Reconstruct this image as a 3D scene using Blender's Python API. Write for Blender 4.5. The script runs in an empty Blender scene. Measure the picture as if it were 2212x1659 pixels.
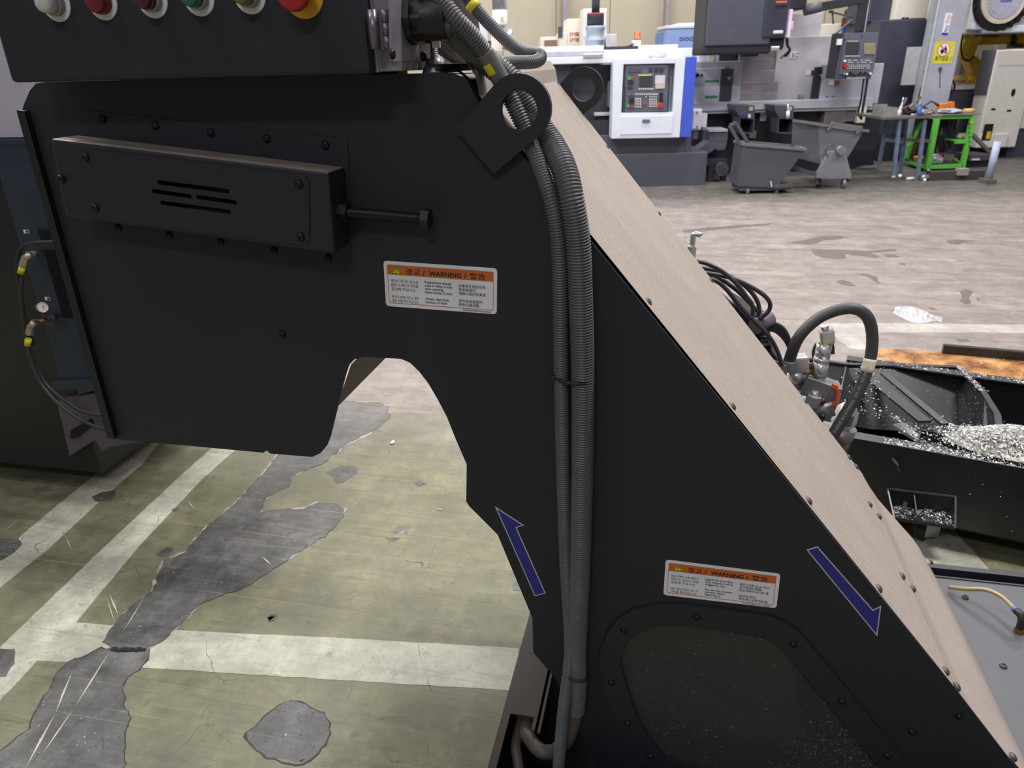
import bpy, bmesh, math, random
from mathutils import Vector as V, Matrix, noise
from mathutils.geometry import tessellate_polygon
random.seed(7)
SC = bpy.context.scene
COL = SC.collection
# ---------------------------------------------------------------- camera
F = 1562.0; CX, CY = 1106.0, 829.5
CAM = V((0.0, -1.10, 1.60))
_dn = V((91, 3500, F)).normalized()
_x = V((7591, 500, -F)); _x = (_x - _x.dot(_dn) * _dn).normalized()
_up = -_dn; _yf = _up.cross(_x)
if _yf.z < 0: _yf = -_yf
RW = Matrix(((_x.x, _yf.x, _up.x), (_x.y, _yf.y, _up.y), (_x.z, _yf.z, _up.z)))   # world -> camera (x right, y down, z forward)
RT = RW.transposed()
cam = bpy.data.cameras.new('camera'); camo = bpy.data.objects.new('camera', cam); COL.objects.link(camo)
right, down, fwd = V(RW[0]), V(RW[1]), V(RW[2])
m3 = Matrix((right, -down, -fwd)).transposed()
camo.matrix_world = Matrix.Translation(CAM) @ m3.to_4x4()
cam.sensor_width = 36; cam.lens = F / 2212 * 36; cam.clip_start = 0.02; cam.clip_end = 200
cam.dof.use_dof = True; cam.dof.focus_distance = 1.35; cam.dof.aperture_fstop = 9.0
SC.camera = camo
# ---------------------------------------------------------------- world and light
w = bpy.data.worlds.new('hall'); SC.world = w; w.use_nodes = True
w.node_tree.nodes['Background'].inputs[0].default_value = (0.93, 0.93, 1.0, 1)
w.node_tree.nodes['Background'].inputs[1].default_value = 0.17
SC.view_settings.view_transform = 'Standard'; SC.view_settings.look = 'None'
SC.view_settings.exposure = 0.0; SC.view_settings.gamma = 1.0; SC.view_settings.use_curve_mapping = False
FH = V((fwd.x, fwd.y, 0)).normalized(); RH = V((FH.y, -FH.x, 0))
def W(u, v, z): return V((CAM.x, CAM.y, 0)) + RH * u + FH * v + V((0, 0, z))
def area(u, v, z, sx, sy, power, col, tilt=0.0):
    l = bpy.data.lights.new('ceiling_or_fill_lamp', 'AREA'); l.shape = 'RECTANGLE'; l.size = sx; l.size_y = sy
    l.energy = power; l.color = col
    o = bpy.data.objects.new('ceiling_or_fill_lamp', l); COL.objects.link(o)
    o.location = W(u, v, z); o.rotation_euler = (tilt, 0, math.atan2(RH.y, RH.x))
    return o
NEUT = (1.0, 0.98, 0.97); COOL = (0.97, 0.96, 1.0); WARM = (1.0, 0.98, 0.88)
# rows of luminaires hung along the hall (outside the frame)
for u in (-6, -2, 2, 6):
    area(u, 5.2, 6.5, 2.0, 0.5, 130, (1.0, 0.95, 0.97))
    area(u, 8.6, 6.5, 2.0, 0.5, 185, (1.0, 0.96, 0.98))
    area(u, 12.6, 6.5, 2.0, 0.5, 150, WARM)
k1 = area(0, 0, 6.2, 1.0, 0.3, 210, (1.0, 1.0, 0.96)); k1.location = (-3.3, 2.0, 6.2)
k2 = area(0, 0, 6.2, 1.0, 0.3, 60, (1.0, 1.0, 0.96)); k2.location = (-4.6, -0.4, 6.2)
area(2.6, 1.6, 6.0, 1.3, 0.3, 230, NEUT)
area(-2.4, 0.1, 6.0, 1.3, 0.25, 30, COOL); area(-1.0, -3.2, 5.2, 1.6, 0.4, 95, COOL)  # second one: added fill behind the camera, brightens the conveyor side and stickers
# ---------------------------------------------------------------- pixel -> world helpers
def ray(px, py): return RT @ V(((px - CX) / F, (py - CY) / F, 1.0))
def P(px, py, y=0.0):                      # on a plane parallel to the conveyor side
    r = ray(px, py); return CAM + r * ((y - CAM.y) / r.y)
def Z(px, py, z=0.0):                      # on a horizontal plane
    r = ray(px, py); return CAM + r * ((z - CAM.z) / r.z)
def B(px, py, v):                          # on a vertical plane v metres ahead
    r = ray(px, py); return CAM + r * (v / r.dot(FH))
def uz(px, py, v):
    p = B(px, py, v) - CAM; return p.dot(RH), p.z + CAM.z
# ---------------------------------------------------------------- materials
def lin(c): return tuple(((x / 255) / 12.92 if x / 255 <= .04045 else ((x / 255 + .055) / 1.055) ** 2.4) for x in c) + (1,)
MATS = {}
def nd(nt, t, **kw):
    n = nt.nodes.new(t)
    for k, v in kw.items():
        if k in n.inputs.keys(): n.inputs[k].default_value = v
        else: setattr(n, k, v)
    return n
def M(name, rgb, rough=.5, metal=0., var=.12, scale=12., bump=0., bscale=200., spec=.5, emit=0., trans=0., alpha=1., var2=None, stretch=None, coat=0.):
    if name in MATS: return MATS[name]
    m = bpy.data.materials.new(name); m.use_nodes = True; nt = m.node_tree; L = nt.links.new
    b = nt.nodes['Principled BSDF']; b.inputs['Roughness'].default_value = rough; b.inputs['Metallic'].default_value = metal
    b.inputs['Specular IOR Level'].default_value = spec
    if coat: b.inputs['Coat Weight'].default_value = coat
    tc = nd(nt, 'ShaderNodeTexCoord'); src = tc.outputs['Object']
    if stretch:
        mp = nd(nt, 'ShaderNodeMapping'); mp.inputs['Scale'].default_value = stretch; L(src, mp.inputs['Vector']); src = mp.outputs[0]
    c = lin(rgb)
    if var:
        n = nd(nt, 'ShaderNodeTexNoise', Scale=scale, Detail=6.0, Roughness=.6); L(src, n.inputs['Vector'])
        r = nd(nt, 'ShaderNodeMapRange'); r.inputs[1].default_value = .3; r.inputs[2].default_value = .7; L(n.outputs[0], r.inputs[0])
        mx = nd(nt, 'ShaderNodeMix', data_type='RGBA')
        c2 = lin(var2) if var2 else tuple(min(1, x * (1 + var)) for x in c[:3]) + (1,)
        c1 = c if var2 else tuple(x * (1 - var) for x in c[:3]) + (1,)
        mx.inputs[6].default_value = c1; mx.inputs[7].default_value = c2
        L(r.outputs[0], mx.inputs[0]); L(mx.outputs[2], b.inputs['Base Color'])
        rr = nd(nt, 'ShaderNodeMapRange'); rr.inputs[3].default_value = max(0, rough - .07); rr.inputs[4].default_value = min(1, rough + .07)
        L(n.outputs[0], rr.inputs[0]); L(rr.outputs[0], b.inputs['Roughness'])
    else: b.inputs['Base Color'].default_value = c
    if bump:
        n2 = nd(nt, 'ShaderNodeTexNoise', Scale=bscale, Detail=3.0); L(src, n2.inputs['Vector'])
        bp = nd(nt, 'ShaderNodeBump', Strength=bump, Distance=.002); L(n2.outputs[0], bp.inputs['Height']); L(bp.outputs[0], b.inputs['Normal'])
    if emit: b.inputs['Emission Color'].default_value = c; b.inputs['Emission Strength'].default_value = emit
    if trans: b.inputs['Transmission Weight'].default_value = trans
    if alpha < 1: b.inputs['Alpha'].default_value = alpha
    MATS[name] = m; return m
BLK = M('black_powder_coat', (41, 43, 49), .55, var=.08, scale=6, bump=.08, bscale=900, spec=.4)
BLK2 = M('black_steel', (28, 29, 33), .42, var=.1, spec=.5)
BLKP = M('black_plastic', (36, 36, 39), .45, var=.1, scale=30)
COND = M('conduit_plastic', (92, 92, 96), .42, var=.12, scale=25, spec=.6)
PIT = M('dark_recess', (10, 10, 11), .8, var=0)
DUST = M('dusty_brown_cover', (176, 160, 150), .75, var=.0, scale=5, bump=.1, bscale=500, spec=.25)
BOLT = M('black_oxide', (44, 44, 48), .32, .55, var=.15, scale=60)
BOLTD = M('dusty_bolt', (88, 82, 80), .5, .3, var=.2, scale=60)
CHR = M('chrome', (214, 214, 216), .25, .6, var=.12, scale=40)
STEEL = M('bare_steel', (150, 150, 152), .35, .85, var=.2, scale=30)
GALV = M('grey_cast', (140, 141, 143), .5, .4, var=.15, scale=20)
BRASS = M('brass', (150, 120, 62), .35, .85, var=.2, scale=30)
COPP = M('rusty_copper', (112, 78, 60), .5, .6, var=.25, scale=40)
LWHT = M('label_white', (236, 236, 240), .5, var=.04)
ORNG = M('label_orange', (205, 108, 52), .5, var=.06)
LINK = M('label_ink', (24, 20, 22), .6, var=0)
YELL = M('label_yellow', (226, 214, 40), .5, var=.05)
BLUE = M('arrow_blue', (44, 46, 140), .45, var=.06)
ALUE = M('arrow_edge', (196, 194, 196), .5, var=.04)
WHT = M('machine_white', (222, 229, 240), .5, var=.05, scale=4)
CRM = M('machine_cream', (232, 226, 212), .5, var=.06, scale=4)
DGR = M('machine_dark_grey', (82, 86, 98), .5, var=.1, scale=4)
NAV = M('machine_dark_navy', (66, 68, 84), .5, var=.1, scale=4)
MGR = M('machine_mid_grey', (190, 192, 202), .5, var=.1, scale=4)
BLKM = M('machine_black', (44, 46, 54), .5, var=.12, scale=4)
PNL = M('panel_grey', (96, 100, 116), .5, var=.06, scale=20)
SCR = M('screen_dark', (64, 68, 76), .2, var=.05)
KEYW = M('key_pale', (206, 204, 200), .5, var=.08, scale=60)
KEYC = M('key_cream', (196, 186, 150), .5, var=.08, scale=60)
LAV = M('lavender_panel', (196, 188, 204), .55, var=.1, scale=3)
LNV = M('navy_panel', (44, 54, 70), .45, var=.12, scale=5)
RED = M('red_plastic', (196, 36, 36), .4, var=.08)
GRN = M('green_plastic', (60, 170, 80), .4, var=.08)
RYEL = M('robot_yellow', (240, 190, 40), .45, var=.08, scale=5)
# ---------------------------------------------------------------- mesh builder
ORG = {}
def spline(pts, n=6):
    pts = [V(p) for p in pts]; out = []
    e = [2 * pts[0] - pts[1]] + pts + [2 * pts[-1] - pts[-2]]
    for i in range(1, len(e) - 2):
        a, b, c, d = e[i - 1:i + 3]
        for k in range(n):
            t = k / n
            out.append(.5 * ((2 * b) + (c - a) * t + (2 * a - 5 * b + 4 * c - d) * t * t + (3 * b - a - 3 * c + d) * t ** 3))
    out.append(pts[-1]); return out
def resample(pts, step):
    out = [pts[0]]; acc = 0.
    for a, b in zip(pts, pts[1:]):
        d = (b - a).length
        if d < 1e-9: continue
        while acc + d >= step:
            t = (step - acc); a = a + (b - a) * (t / d); d = (b - a).length; out.append(a.copy()); acc = 0.
            if d < 1e-9: break
        acc += d
    return out
def frame(ax):
    ax = V(ax).normalized(); r = V((0, 0, 1)) if abs(ax.z) < .9 else V((1, 0, 0))
    x = ax.cross(r).normalized(); return x, ax.cross(x)
class MB:
    def __init__(s): s.v = []; s.f = []; s.sm = []
    def add(s, vs, fs, sm=False):
        o = len(s.v); s.v += [V(p) for p in vs]; s.f += [tuple(i + o for i in f) for f in fs]; s.sm += [sm] * len(fs); return s
    def hexa(s, p): return s.add(p, [(0, 3, 2, 1), (4, 5, 6, 7), (0, 1, 5, 4), (1, 2, 6, 5), (2, 3, 7, 6), (3, 0, 4, 7)])
    def box(s, a, b):
        (x0, y0, z0), (x1, y1, z1) = a, b
        return s.hexa([(x0, y0, z0), (x1, y0, z0), (x1, y1, z0), (x0, y1, z0), (x0, y0, z1), (x1, y0, z1), (x1, y1, z1), (x0, y1, z1)])
    def obox(s, c, ex, ey, ez):            # centre and three half-extent vectors
        c, ex, ey, ez = V(c), V(ex), V(ey), V(ez)
        return s.hexa([c - ex - ey - ez, c + ex - ey - ez, c + ex + ey - ez, c - ex + ey - ez, c - ex - ey + ez, c + ex - ey + ez, c + ex + ey + ez, c - ex + ey + ez])
    def bar(s, a, b, wd, th=None, up=(0, 0, 1)):
        a, b = V(a), V(b); ax = (b - a); d = ax.normalized(); up = V(up)
        if abs(d.dot(up)) > .95: up = FH
        x = d.cross(up).normalized(); y = x.cross(d); th = th or wd
        return s.obox((a + b) / 2, ax / 2, x * wd / 2, y * th / 2)
    def bg(s, tl, br, v, d):               # box in the frame of the machine row: pixel corners on its front, depth d behind
        u0, z1 = uz(*tl, v); u1, z0 = uz(*br, v)
        return s.ubox(u0, u1, v, v + d, z0, z1)
    def ubox(s, u0, u1, v0, v1, z0, z1):
        return s.hexa([W(u0, v0, z0), W(u1, v0, z0), W(u1, v1, z0), W(u0, v1, z0), W(u0, v0, z1), W(u1, v0, z1), W(u1, v1, z1), W(u0, v1, z1)])
    def prism(s, polys, n):
        if not isinstance(polys[0], (list, tuple)): polys = [polys]
        n = V(n); fl = [V(p) for q in polys for p in q]; N = len(fl)
        tr = tessellate_polygon([[V(p) for p in q] for q in polys])
        fs = [tuple(t) for t in tr] + [tuple(i + N for i in reversed(t)) for t in tr]
        o = 0
        for q in polys:
            k = len(q)
            fs += [(o + i, o + (i + 1) % k, o + (i + 1) % k + N, o + i + N) for i in range(k)]; o += k
        return s.add(fl + [p + n for p in fl], fs)
    def sheet(s, pts, n):                  # polyline extruded along n
        k = len(pts); n = V(n)
        return s.add([V(p) for p in pts] + [V(p) + n for p in pts], [(i, i + 1, i + 1 + k, i + k) for i in range(k - 1)])
    def cyl(s, a, b, r, r1=None, n=16, sm=True):
        a, b = V(a), V(b); x, y = frame(b - a); r1 = r if r1 is None else r1
        vs = [a + (x * math.cos(t) + y * math.sin(t)) * r for t in [2 * math.pi * i / n for i in range(n)]] + \
             [b + (x * math.cos(t) + y * math.sin(t)) * r1 for t in [2 * math.pi * i / n for i in range(n)]]
        s.add(vs, [(i, (i + 1) % n, (i + 1) % n + n, i + n) for i in range(n)], sm)
        o = len(s.v) - 2 * n; s.f += [tuple(o + i for i in reversed(range(n))), tuple(o + n + i for i in range(n))]; s.sm += [False, False]
        return s
    def rev(s, o, ax, prof, n=16, sm=True):  # profile of (radius, height) along ax
        o = V(o); ax = V(ax).normalized(); x, y = frame(ax); k = len(prof); vs = []
        for r, h in prof: vs += [o + ax * h + (x * math.cos(2 * math.pi * i / n) + y * math.sin(2 * math.pi * i / n)) * r for i in range(n)]
        fs = [(j * n + i, j * n + (i + 1) % n, (j + 1) * n + (i + 1) % n, (j + 1) * n + i) for j in range(k - 1) for i in range(n)]
        fs += [tuple(reversed(range(n))), tuple((k - 1) * n + i for i in range(n))]
        s.add(vs, fs, sm); s.sm[-1] = s.sm[-2] = False; return s
    def tube(s, pts, r, n=10, closed=False, flat=1.0, upv=None):
        pts = [V(p) for p in pts]; k = len(pts); x = None; vs = []
        for i, p in enumerate(pts):
            if closed: t = pts[(i + 1) % k] - pts[i - 1]
            else: t = pts[min(i + 1, k - 1)] - pts[max(i - 1, 0)]
            t = t.normalized()
            if upv is not None: x = V(upv); x = (x - t * x.dot(t)).normalized()
            elif x is None: x, _ = frame(t)
            else: x = (x - t * x.dot(t)).normalized()
            y = t.cross(x); rr = r[i] if isinstance(r, (list, tuple)) else r
            vs += [p + (x * math.cos(a) + y * math.sin(a) * flat) * rr for a in [2 * math.pi * j / n for j in range(n)]]
        m = k if closed else k - 1
        fs = [(i * n + j, i * n + (j + 1) % n, ((i + 1) % k) * n + (j + 1) % n, ((i + 1) % k) * n + j) for i in range(m) for j in range(n)]
        s.add(vs, fs, True)
        if not closed:
            o = len(s.v) - k * n; s.f += [tuple(o + i for i in reversed(range(n))), tuple(o + (k - 1) * n + i for i in range(n))]; s.sm += [False, False]
        return s
    def ridged(s, pts, r, pitch=.0043, amp=.0014, n=14):
        q = resample(pts, pitch / 4); pat = (-1, .75, 1, .55)
        return s.tube(q, [r + amp * pat[i % 4] for i in range(len(q))], n)
    def sph(s, c, r, n=12, sc=(1, 1, 1)):
        c = V(c); vs = []; fs = []; k = n // 2 + 1
        for j in range(k):
            a = math.pi * j / (k - 1)
            for i in range(n):
                b = 2 * math.pi * i / n
                vs.append(c + V((r * sc[0] * math.sin(a) * math.cos(b), r * sc[1] * math.sin(a) * math.sin(b), r * sc[2] * math.cos(a))))
        for j in range(k - 1):
            for i in range(n): fs.append((j * n + i, j * n + (i + 1) % n, (j + 1) * n + (i + 1) % n, (j + 1) * n + i))
        return s.add(vs, fs, True)
    def build(s, name, mat, parent=None, label=None, cat=None, group=None, kind=None, bevel=0., weld=True):
        lo = V([min(p[i] for p in s.v) for i in range(3)]); hi = V([max(p[i] for p in s.v) for i in range(3)])
        o = (lo + hi) / 2
        if parent is None: o.z = lo.z
        me = bpy.data.meshes.new(name); me.from_pydata([p - o for p in s.v], [], s.f)
        me.polygons.foreach_set('use_smooth', s.sm)
        bm = bmesh.new(); bm.from_mesh(me)
        if weld: bmesh.ops.remove_doubles(bm, verts=bm.verts, dist=1e-6)
        bmesh.ops.recalc_face_normals(bm, faces=bm.faces); bm.to_mesh(me); bm.free()
        me.materials.append(mat)
        return link(name, me, o, parent, label, cat, group, kind, bevel)
def link(name, me, o, parent=None, label=None, cat=None, group=None, kind=None, bevel=0.):
    ob = bpy.data.objects.new(name, me); COL.objects.link(ob)
    if parent is not None: ob.parent = parent; ob.location = V(o) - ORG[parent.name]
    else: ob.location = o
    ORG[ob.name] = V(o)
    if bevel:
        md = ob.modifiers.new('bevel', 'BEVEL'); md.width = bevel; md.segments = 2; md.limit_method = 'ANGLE'; md.angle_limit = .6
    tag(ob, label, cat, group, kind); return ob
def tag(ob, label=None, cat=None, group=None, kind=None):
    for k, v in (('label', label), ('category', cat), ('group', group), ('kind', kind)):
        if v: ob[k] = v
    return ob
def thing(name, loc, label, cat, group=None):
    o = bpy.data.objects.new(name, None); o.empty_display_size = .1; COL.objects.link(o); o.location = loc; ORG[o.name] = V(loc)
    return tag(o, label, cat, group)
def place(name, me, loc, mat3, parent, label=None):   # a repeat sharing mesh data, turned by mat3
    ob = bpy.data.objects.new(name, me); COL.objects.link(ob)
    ob.parent = parent; ORG[ob.name] = V(loc)
    ob.location = V(loc) - (ORG[parent.name] if parent else V())
    ob.rotation_euler = mat3.to_euler()
    if label: ob['label'] = label
    return ob
def orient(ax):                             # rotation taking +z to ax
    x, y = frame(ax); return Matrix((x, y, V(ax).normalized())).transposed()
def bx(name, tl, br, v, d, mat, parent, bevel=0., label=None): return MB().bg(tl, br, v, d).build(name, mat, parent, label=label, bevel=bevel)
TEXTS = []
def text(s, o, x, y, h, mat, parent, name='lettering', width=None, lift=.0006, align='L', label=None, maxw=None, bold=0.):
    TEXTS.append((s, V(o), V(x).normalized(), V(y).normalized(), h, mat, parent, name, width, lift, align, label, maxw, bold))
def flush_text():
    objs = []
    for t in TEXTS:
        cu = bpy.data.curves.new('t', 'FONT'); cu.body = t[0]; cu.size = 1; cu.resolution_u = 2; cu.offset = t[13]
        o = bpy.data.objects.new('t', cu); COL.objects.link(o); objs.append(o)
    bpy.context.view_layer.update(); dg = bpy.context.evaluated_depsgraph_get()
    for t, o in zip(TEXTS, objs):
        s, O, X, Y, h, mat, parent, name, width, lift, align, label, maxw, _ = t
        me = bpy.data.meshes.new_from_object(o.evaluated_get(dg))
        if not me.vertices: continue
        xs = [v.co.x for v in me.vertices]; w0 = max(xs) - min(xs); x0 = min(xs)
        k = h / .74; kx = width / w0 if width else k
        if maxw and w0 * kx > maxw: kx = maxw / w0
        N = X.cross(Y); off = 0 if align == 'L' else -w0 * kx / 2
        for v in me.vertices: v.co = X * ((v.co.x - x0) * kx + off) + Y * v.co.y * k + N * lift
        me.materials.clear(); me.materials.append(mat)
        link(name, me, O, parent, label)
    for o in objs: cu = o.data; bpy.data.objects.remove(o); bpy.data.curves.remove(cu)
def bolt_mesh(name, r, h, mat, hexr=.5):
    mb = MB(); mb.rev((0, 0, 0), (0, 0, 1), [(r, 0), (r, h * .25), (r * .93, h * .55), (r * .75, h * .85), (r * .55, h), (r * hexr, h)], 14)
    mb.f.pop(); mb.sm.pop()
    mb.rev((0, 0, h * .99), (0, 0, -1), [(r * hexr, 0), (r * hexr, h * .6)], 6, False)
    me = bpy.data.meshes.new(name); me.from_pydata(mb.v, [], mb.f); me.polygons.foreach_set('use_smooth', mb.sm); me.materials.append(mat); me.materials.append(PIT)
    for p in me.polygons[-8:]: p.material_index = 1
    return me
def arc(c, r, a0, a1, n, ex=V((1, 0, 0)), ey=V((0, 0, 1))):
    return [V(c) + ex * r * math.cos(a0 + (a1 - a0) * i / n) + ey * r * math.sin(a0 + (a1 - a0) * i / n) for i in range(n + 1)]
def rounded(pts, r, n=4):                    # round the corners of a planar polygon
    out = []; k = len(pts); pts = [V(p) for p in pts]
    for i in range(k):
        p = pts[i]; a = (pts[i - 1] - p); b = (pts[(i + 1) % k] - p); rr = min(r, a.length * .45, b.length * .45)
        a = p + a.normalized() * rr; b = p + b.normalized() * rr
        for j in range(n + 1):
            t = j / n; out.append(a * (1 - t) ** 2 + p * 2 * t * (1 - t) + b * t * t)
    return out
def inset(pts, d):                           # shrink a planar polygon lying in an xz plane
    k = len(pts); out = []; ar = sum(pts[i].x * pts[(i + 1) % k].z - pts[(i + 1) % k].x * pts[i].z for i in range(k)); sg = 1 if ar > 0 else -1
    for i in range(k):
        p0, p, p1 = pts[i - 1], pts[i], pts[(i + 1) % k]
        n0 = V((-(p - p0).z, 0, (p - p0).x)).normalized() * sg; n1 = V((-(p1 - p).z, 0, (p1 - p).x)).normalized() * sg
        m = (n0 + n1); m = m / max(.15, m.dot(n0)); out.append(p + m * d)
    return out
# ================================================================ SETTING
def floor_mat(name, near, near2, far, far2, wear=.5):
    m = bpy.data.materials.new(name); m.use_nodes = True; nt = m.node_tree; L = nt.links.new; b = nt.nodes['Principled BSDF']
    g = nd(nt, 'ShaderNodeNewGeometry'); pos = g.outputs['Position']
    def nz(scale, det=8., rough=.65, vec=pos, sc=None, rot=0):
        if sc:
            mp = nd(nt, 'ShaderNodeMapping'); mp.inputs['Scale'].default_value = sc; mp.inputs['Rotation'].default_value = (0, 0, rot); L(vec, mp.inputs['Vector']); vec = mp.outputs[0]
        n = nd(nt, 'ShaderNodeTexNoise', Scale=scale, Detail=det, Roughness=rough); L(vec, n.inputs['Vector']); return n.outputs[0]
    def rg(x, a, b_, c=0., d=1.):
        r = nd(nt, 'ShaderNodeMapRange'); [r.inputs[i].__setattr__('default_value', q) for i, q in ((1, a), (2, b_), (3, c), (4, d))]; L(x, r.inputs[0]); return r.outputs[0]
    def mix(f, a, c, mode='MIX'):
        x = nd(nt, 'ShaderNodeMix', data_type='RGBA', blend_type=mode)
        L(f, x.inputs[0]) if not isinstance(f, float) else setattr(x.inputs[0], 'default_value', f)
        for i, q in ((6, a), (7, c)):
            if isinstance(q, tuple): x.inputs[i].default_value = lin(q)
            else: L(q, x.inputs[i])
        return x.outputs[2]
    big = nz(1.6, 6); mid = nz(7., 10, .7); fine = nz(60., 6, .7)
    streak = nz(1., 8, .7, sc=(3., 26., 1.), rot=.55); streakf = nz(1., 8, .7, sc=(.9, 5., 1.), rot=.12)
    cn = mix(rg(mid, .35, .68), near, near2)
    cn = mix(rg(streak, .52, .75, 0, .55), cn, tuple(int(q * .66) for q in near))
    cf = mix(rg(streakf, .38, .66), far, far2)
    cf = mix(rg(nz(1., 9, .75, sc=(1.6, 14., 1.), rot=.2), .52, .70, 0, .75), cf, tuple(int(q * .62) for q in far))
    sep = nd(nt, 'ShaderNodeSeparateXYZ'); L(pos, sep.inputs[0])
    ad = nd(nt, 'ShaderNodeMath', operation='MULTIPLY_ADD'); L(big, ad.inputs[0]); ad.inputs[1].default_value = 1.2; L(sep.outputs[1], ad.inputs[2])
    c = mix(rg(ad.outputs[0], 2.0, 3.1), cn, cf)
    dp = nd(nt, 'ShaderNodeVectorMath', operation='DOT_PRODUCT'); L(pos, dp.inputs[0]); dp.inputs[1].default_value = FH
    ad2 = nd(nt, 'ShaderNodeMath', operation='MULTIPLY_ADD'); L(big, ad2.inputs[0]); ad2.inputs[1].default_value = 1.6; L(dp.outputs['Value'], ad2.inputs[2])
    c = mix(rg(ad2.outputs[0], 7.9, 8.9), c, mix(rg(mid, .35, .65), (96, 92, 90), (124, 118, 114)))  # dark grey towards the machine row: dirt plus the machines' shade in the colour
    c = mix(rg(fine, .58, .72, 0, .5), c, (70, 68, 62))
    for rot_, th_, cc_ in ((.62, .64, (178, 174, 156)), (.50, .66, (66, 62, 54)), (-.35, .68, (70, 66, 58)), (1.3, .69, (172, 168, 152))):
        c = mix(rg(nz(1., 3, .5, sc=(1.1, 120., 1.), rot=rot_), th_, th_ + .05, 0, .42), c, cc_)
    c = mix(rg(nz(4.6, 12, .78), .44, .62, .38, 0), c, tuple(int(q * .62) for q in near))
    c = mix(rg(nz(19., 8, .75), .57, .68, 0, wear), c, tuple(int(q * .68) for q in near))
    c = mix(rg(nz(3.2, 10, .72), .60, .70, 0, .5), c, (84, 80, 74))
    v = nd(nt, 'ShaderNodeTexVoronoi', Scale=26., feature='DISTANCE_TO_EDGE'); dd = nd(nt, 'ShaderNodeMix', data_type='RGBA', blend_type='ADD'); dd.inputs[0].default_value = .12
    L(pos, dd.inputs[6]); nn = nd(nt, 'ShaderNodeTexNoise', Scale=5.); L(pos, nn.inputs['Vector']); L(nn.outputs[1], dd.inputs[7]); L(dd.outputs[2], v.inputs['Vector'])
    v.inputs['Scale'].default_value = 4.
    cr = nd(nt, 'ShaderNodeMath', operation='MULTIPLY'); L(rg(v.outputs[0], 0., .006, 1., 0.), cr.inputs[0]); L(rg(mid, .5, .6), cr.inputs[1])
    c = mix(cr.outputs[0], c, (58, 56, 52))
    L(c, b.inputs['Base Color']); L(rg(mid, .3, .7, .38, .62), b.inputs['Roughness']); b.inputs['Specular IOR Level'].default_value = .4
    bp = nd(nt, 'ShaderNodeBump', Strength=.25, Distance=.004); L(fine, bp.inputs['Height']); L(bp.outputs[0], b.inputs['Normal'])
    return m
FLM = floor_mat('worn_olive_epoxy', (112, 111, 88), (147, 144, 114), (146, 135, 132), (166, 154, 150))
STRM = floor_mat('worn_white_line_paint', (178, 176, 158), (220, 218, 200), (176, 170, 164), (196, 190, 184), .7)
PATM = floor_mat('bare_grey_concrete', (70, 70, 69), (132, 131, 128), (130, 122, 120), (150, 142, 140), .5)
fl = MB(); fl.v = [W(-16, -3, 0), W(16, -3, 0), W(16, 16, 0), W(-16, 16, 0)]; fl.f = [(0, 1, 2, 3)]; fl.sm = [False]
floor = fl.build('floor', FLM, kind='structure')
def jag(pts, amp=.012, step=.03, seed=0):
    out = []; k = len(pts)
    for i in range(k):
        a, b = V(pts[i]), V(pts[(i + 1) % k]); n = max(1, int((b - a).length / step))
        for j in range(n):
            p = a + (b - a) * j / n; s = 60.; q = noise.noise_vector(p * 22 + V((seed, 0, 0))) * amp + noise.noise_vector(p * s + V((seed, 3, 0))) * amp * .6 + noise.noise_vector(p * 8 + V((seed, 7, 0))) * amp
            out.append(V((p.x + q.x, p.y + q.y, p.z)))
    return out
def decal(name, px, mat, z, amp=0., seed=0, step=.03):
    pts = [Z(x, y, z) for x, y in px]
    if amp: pts = jag(pts, amp, step, seed)
    return MB().prism(pts, (0, 0, -.0006)).build(name, mat, floor, weld=False)
S1 = [(345, 955), (290, 958), (151, 1069), (42, 1160), (-40, 1228), (-40, 1300), (0, 1269), (100, 1190), (220, 1078), (305, 1005)]
S2 = [(508, 972), (457, 968), (384, 1033), (200, 1205), (0, 1398), (-80, 1475), (-80, 1590), (0, 1513), (82, 1426), (311, 1442), (700, 1467), (1120, 1492), (1120, 1400), (700, 1376), (394, 1362), (165, 1344), (300, 1180), (435, 1037)]
decal('painted_stripe', S1, STRM, .0008, .002); decal('painted_stripe', S2, STRM, .0008, .002)
decal('painted_stripe', [(1770, 700), (1870, 697), (2330, 703), (2330, 722), (2212, 719), (1900, 718), (1875, 757), (1835, 752)], STRM, .0008, .012)
decal('painted_stripe', [(1950, 1140), (2030, 1110), (2160, 1256), (2150, 1300), (2040, 1300)], STRM, .0008, .004)
c6 = lambda q: [(500 + .3917 * x, 750 + .3917 * y) for x, y in q]; c5 = lambda q: [(.4575 * x, 900 + .4575 * y) for x, y in q]
PA = c6([(560, 300), (800, 305), (868, 330), (872, 372), (820, 440), (740, 482), (620, 545), (520, 632), (440, 662), (330, 712), (318, 770), (182, 832), (160, 915), (232, 905), (400, 890), (470, 858), (560, 865), (632, 888), (600, 950), (500, 1040), (380, 1120), (270, 1192), (140, 1275), (50, 1332)]) + \
     c5([(1070, 830), (960, 870), (870, 960), (830, 1000), (780, 1050), (740, 1078), (690, 1095), (545, 1100), (495, 1060), (520, 1020), (560, 950), (610, 910), (710, 830), (750, 740), (770, 680), (880, 640), (920, 580), (990, 510), (1120, 400), (1240, 270), (1330, 160)]) + c6([(400, 500)])
PB = c5([(470, 1086), (540, 1106), (700, 1098), (690, 1150), (610, 1230), (585, 1300), (600, 1440), (580, 1560), (600, 1760), (-60, 1760), (-60, 1640), (50, 1550), (140, 1460), (170, 1390), (230, 1290), (270, 1220), (330, 1160), (400, 1130)])
PC_ = [(627 + 82 * math.cos(a) + 8 * math.cos(3 * a + 1), 1583 + 66 * math.sin(a) + 5 * math.sin(2 * a)) for a in [i * math.pi / 10 for i in range(20)]]
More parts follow.
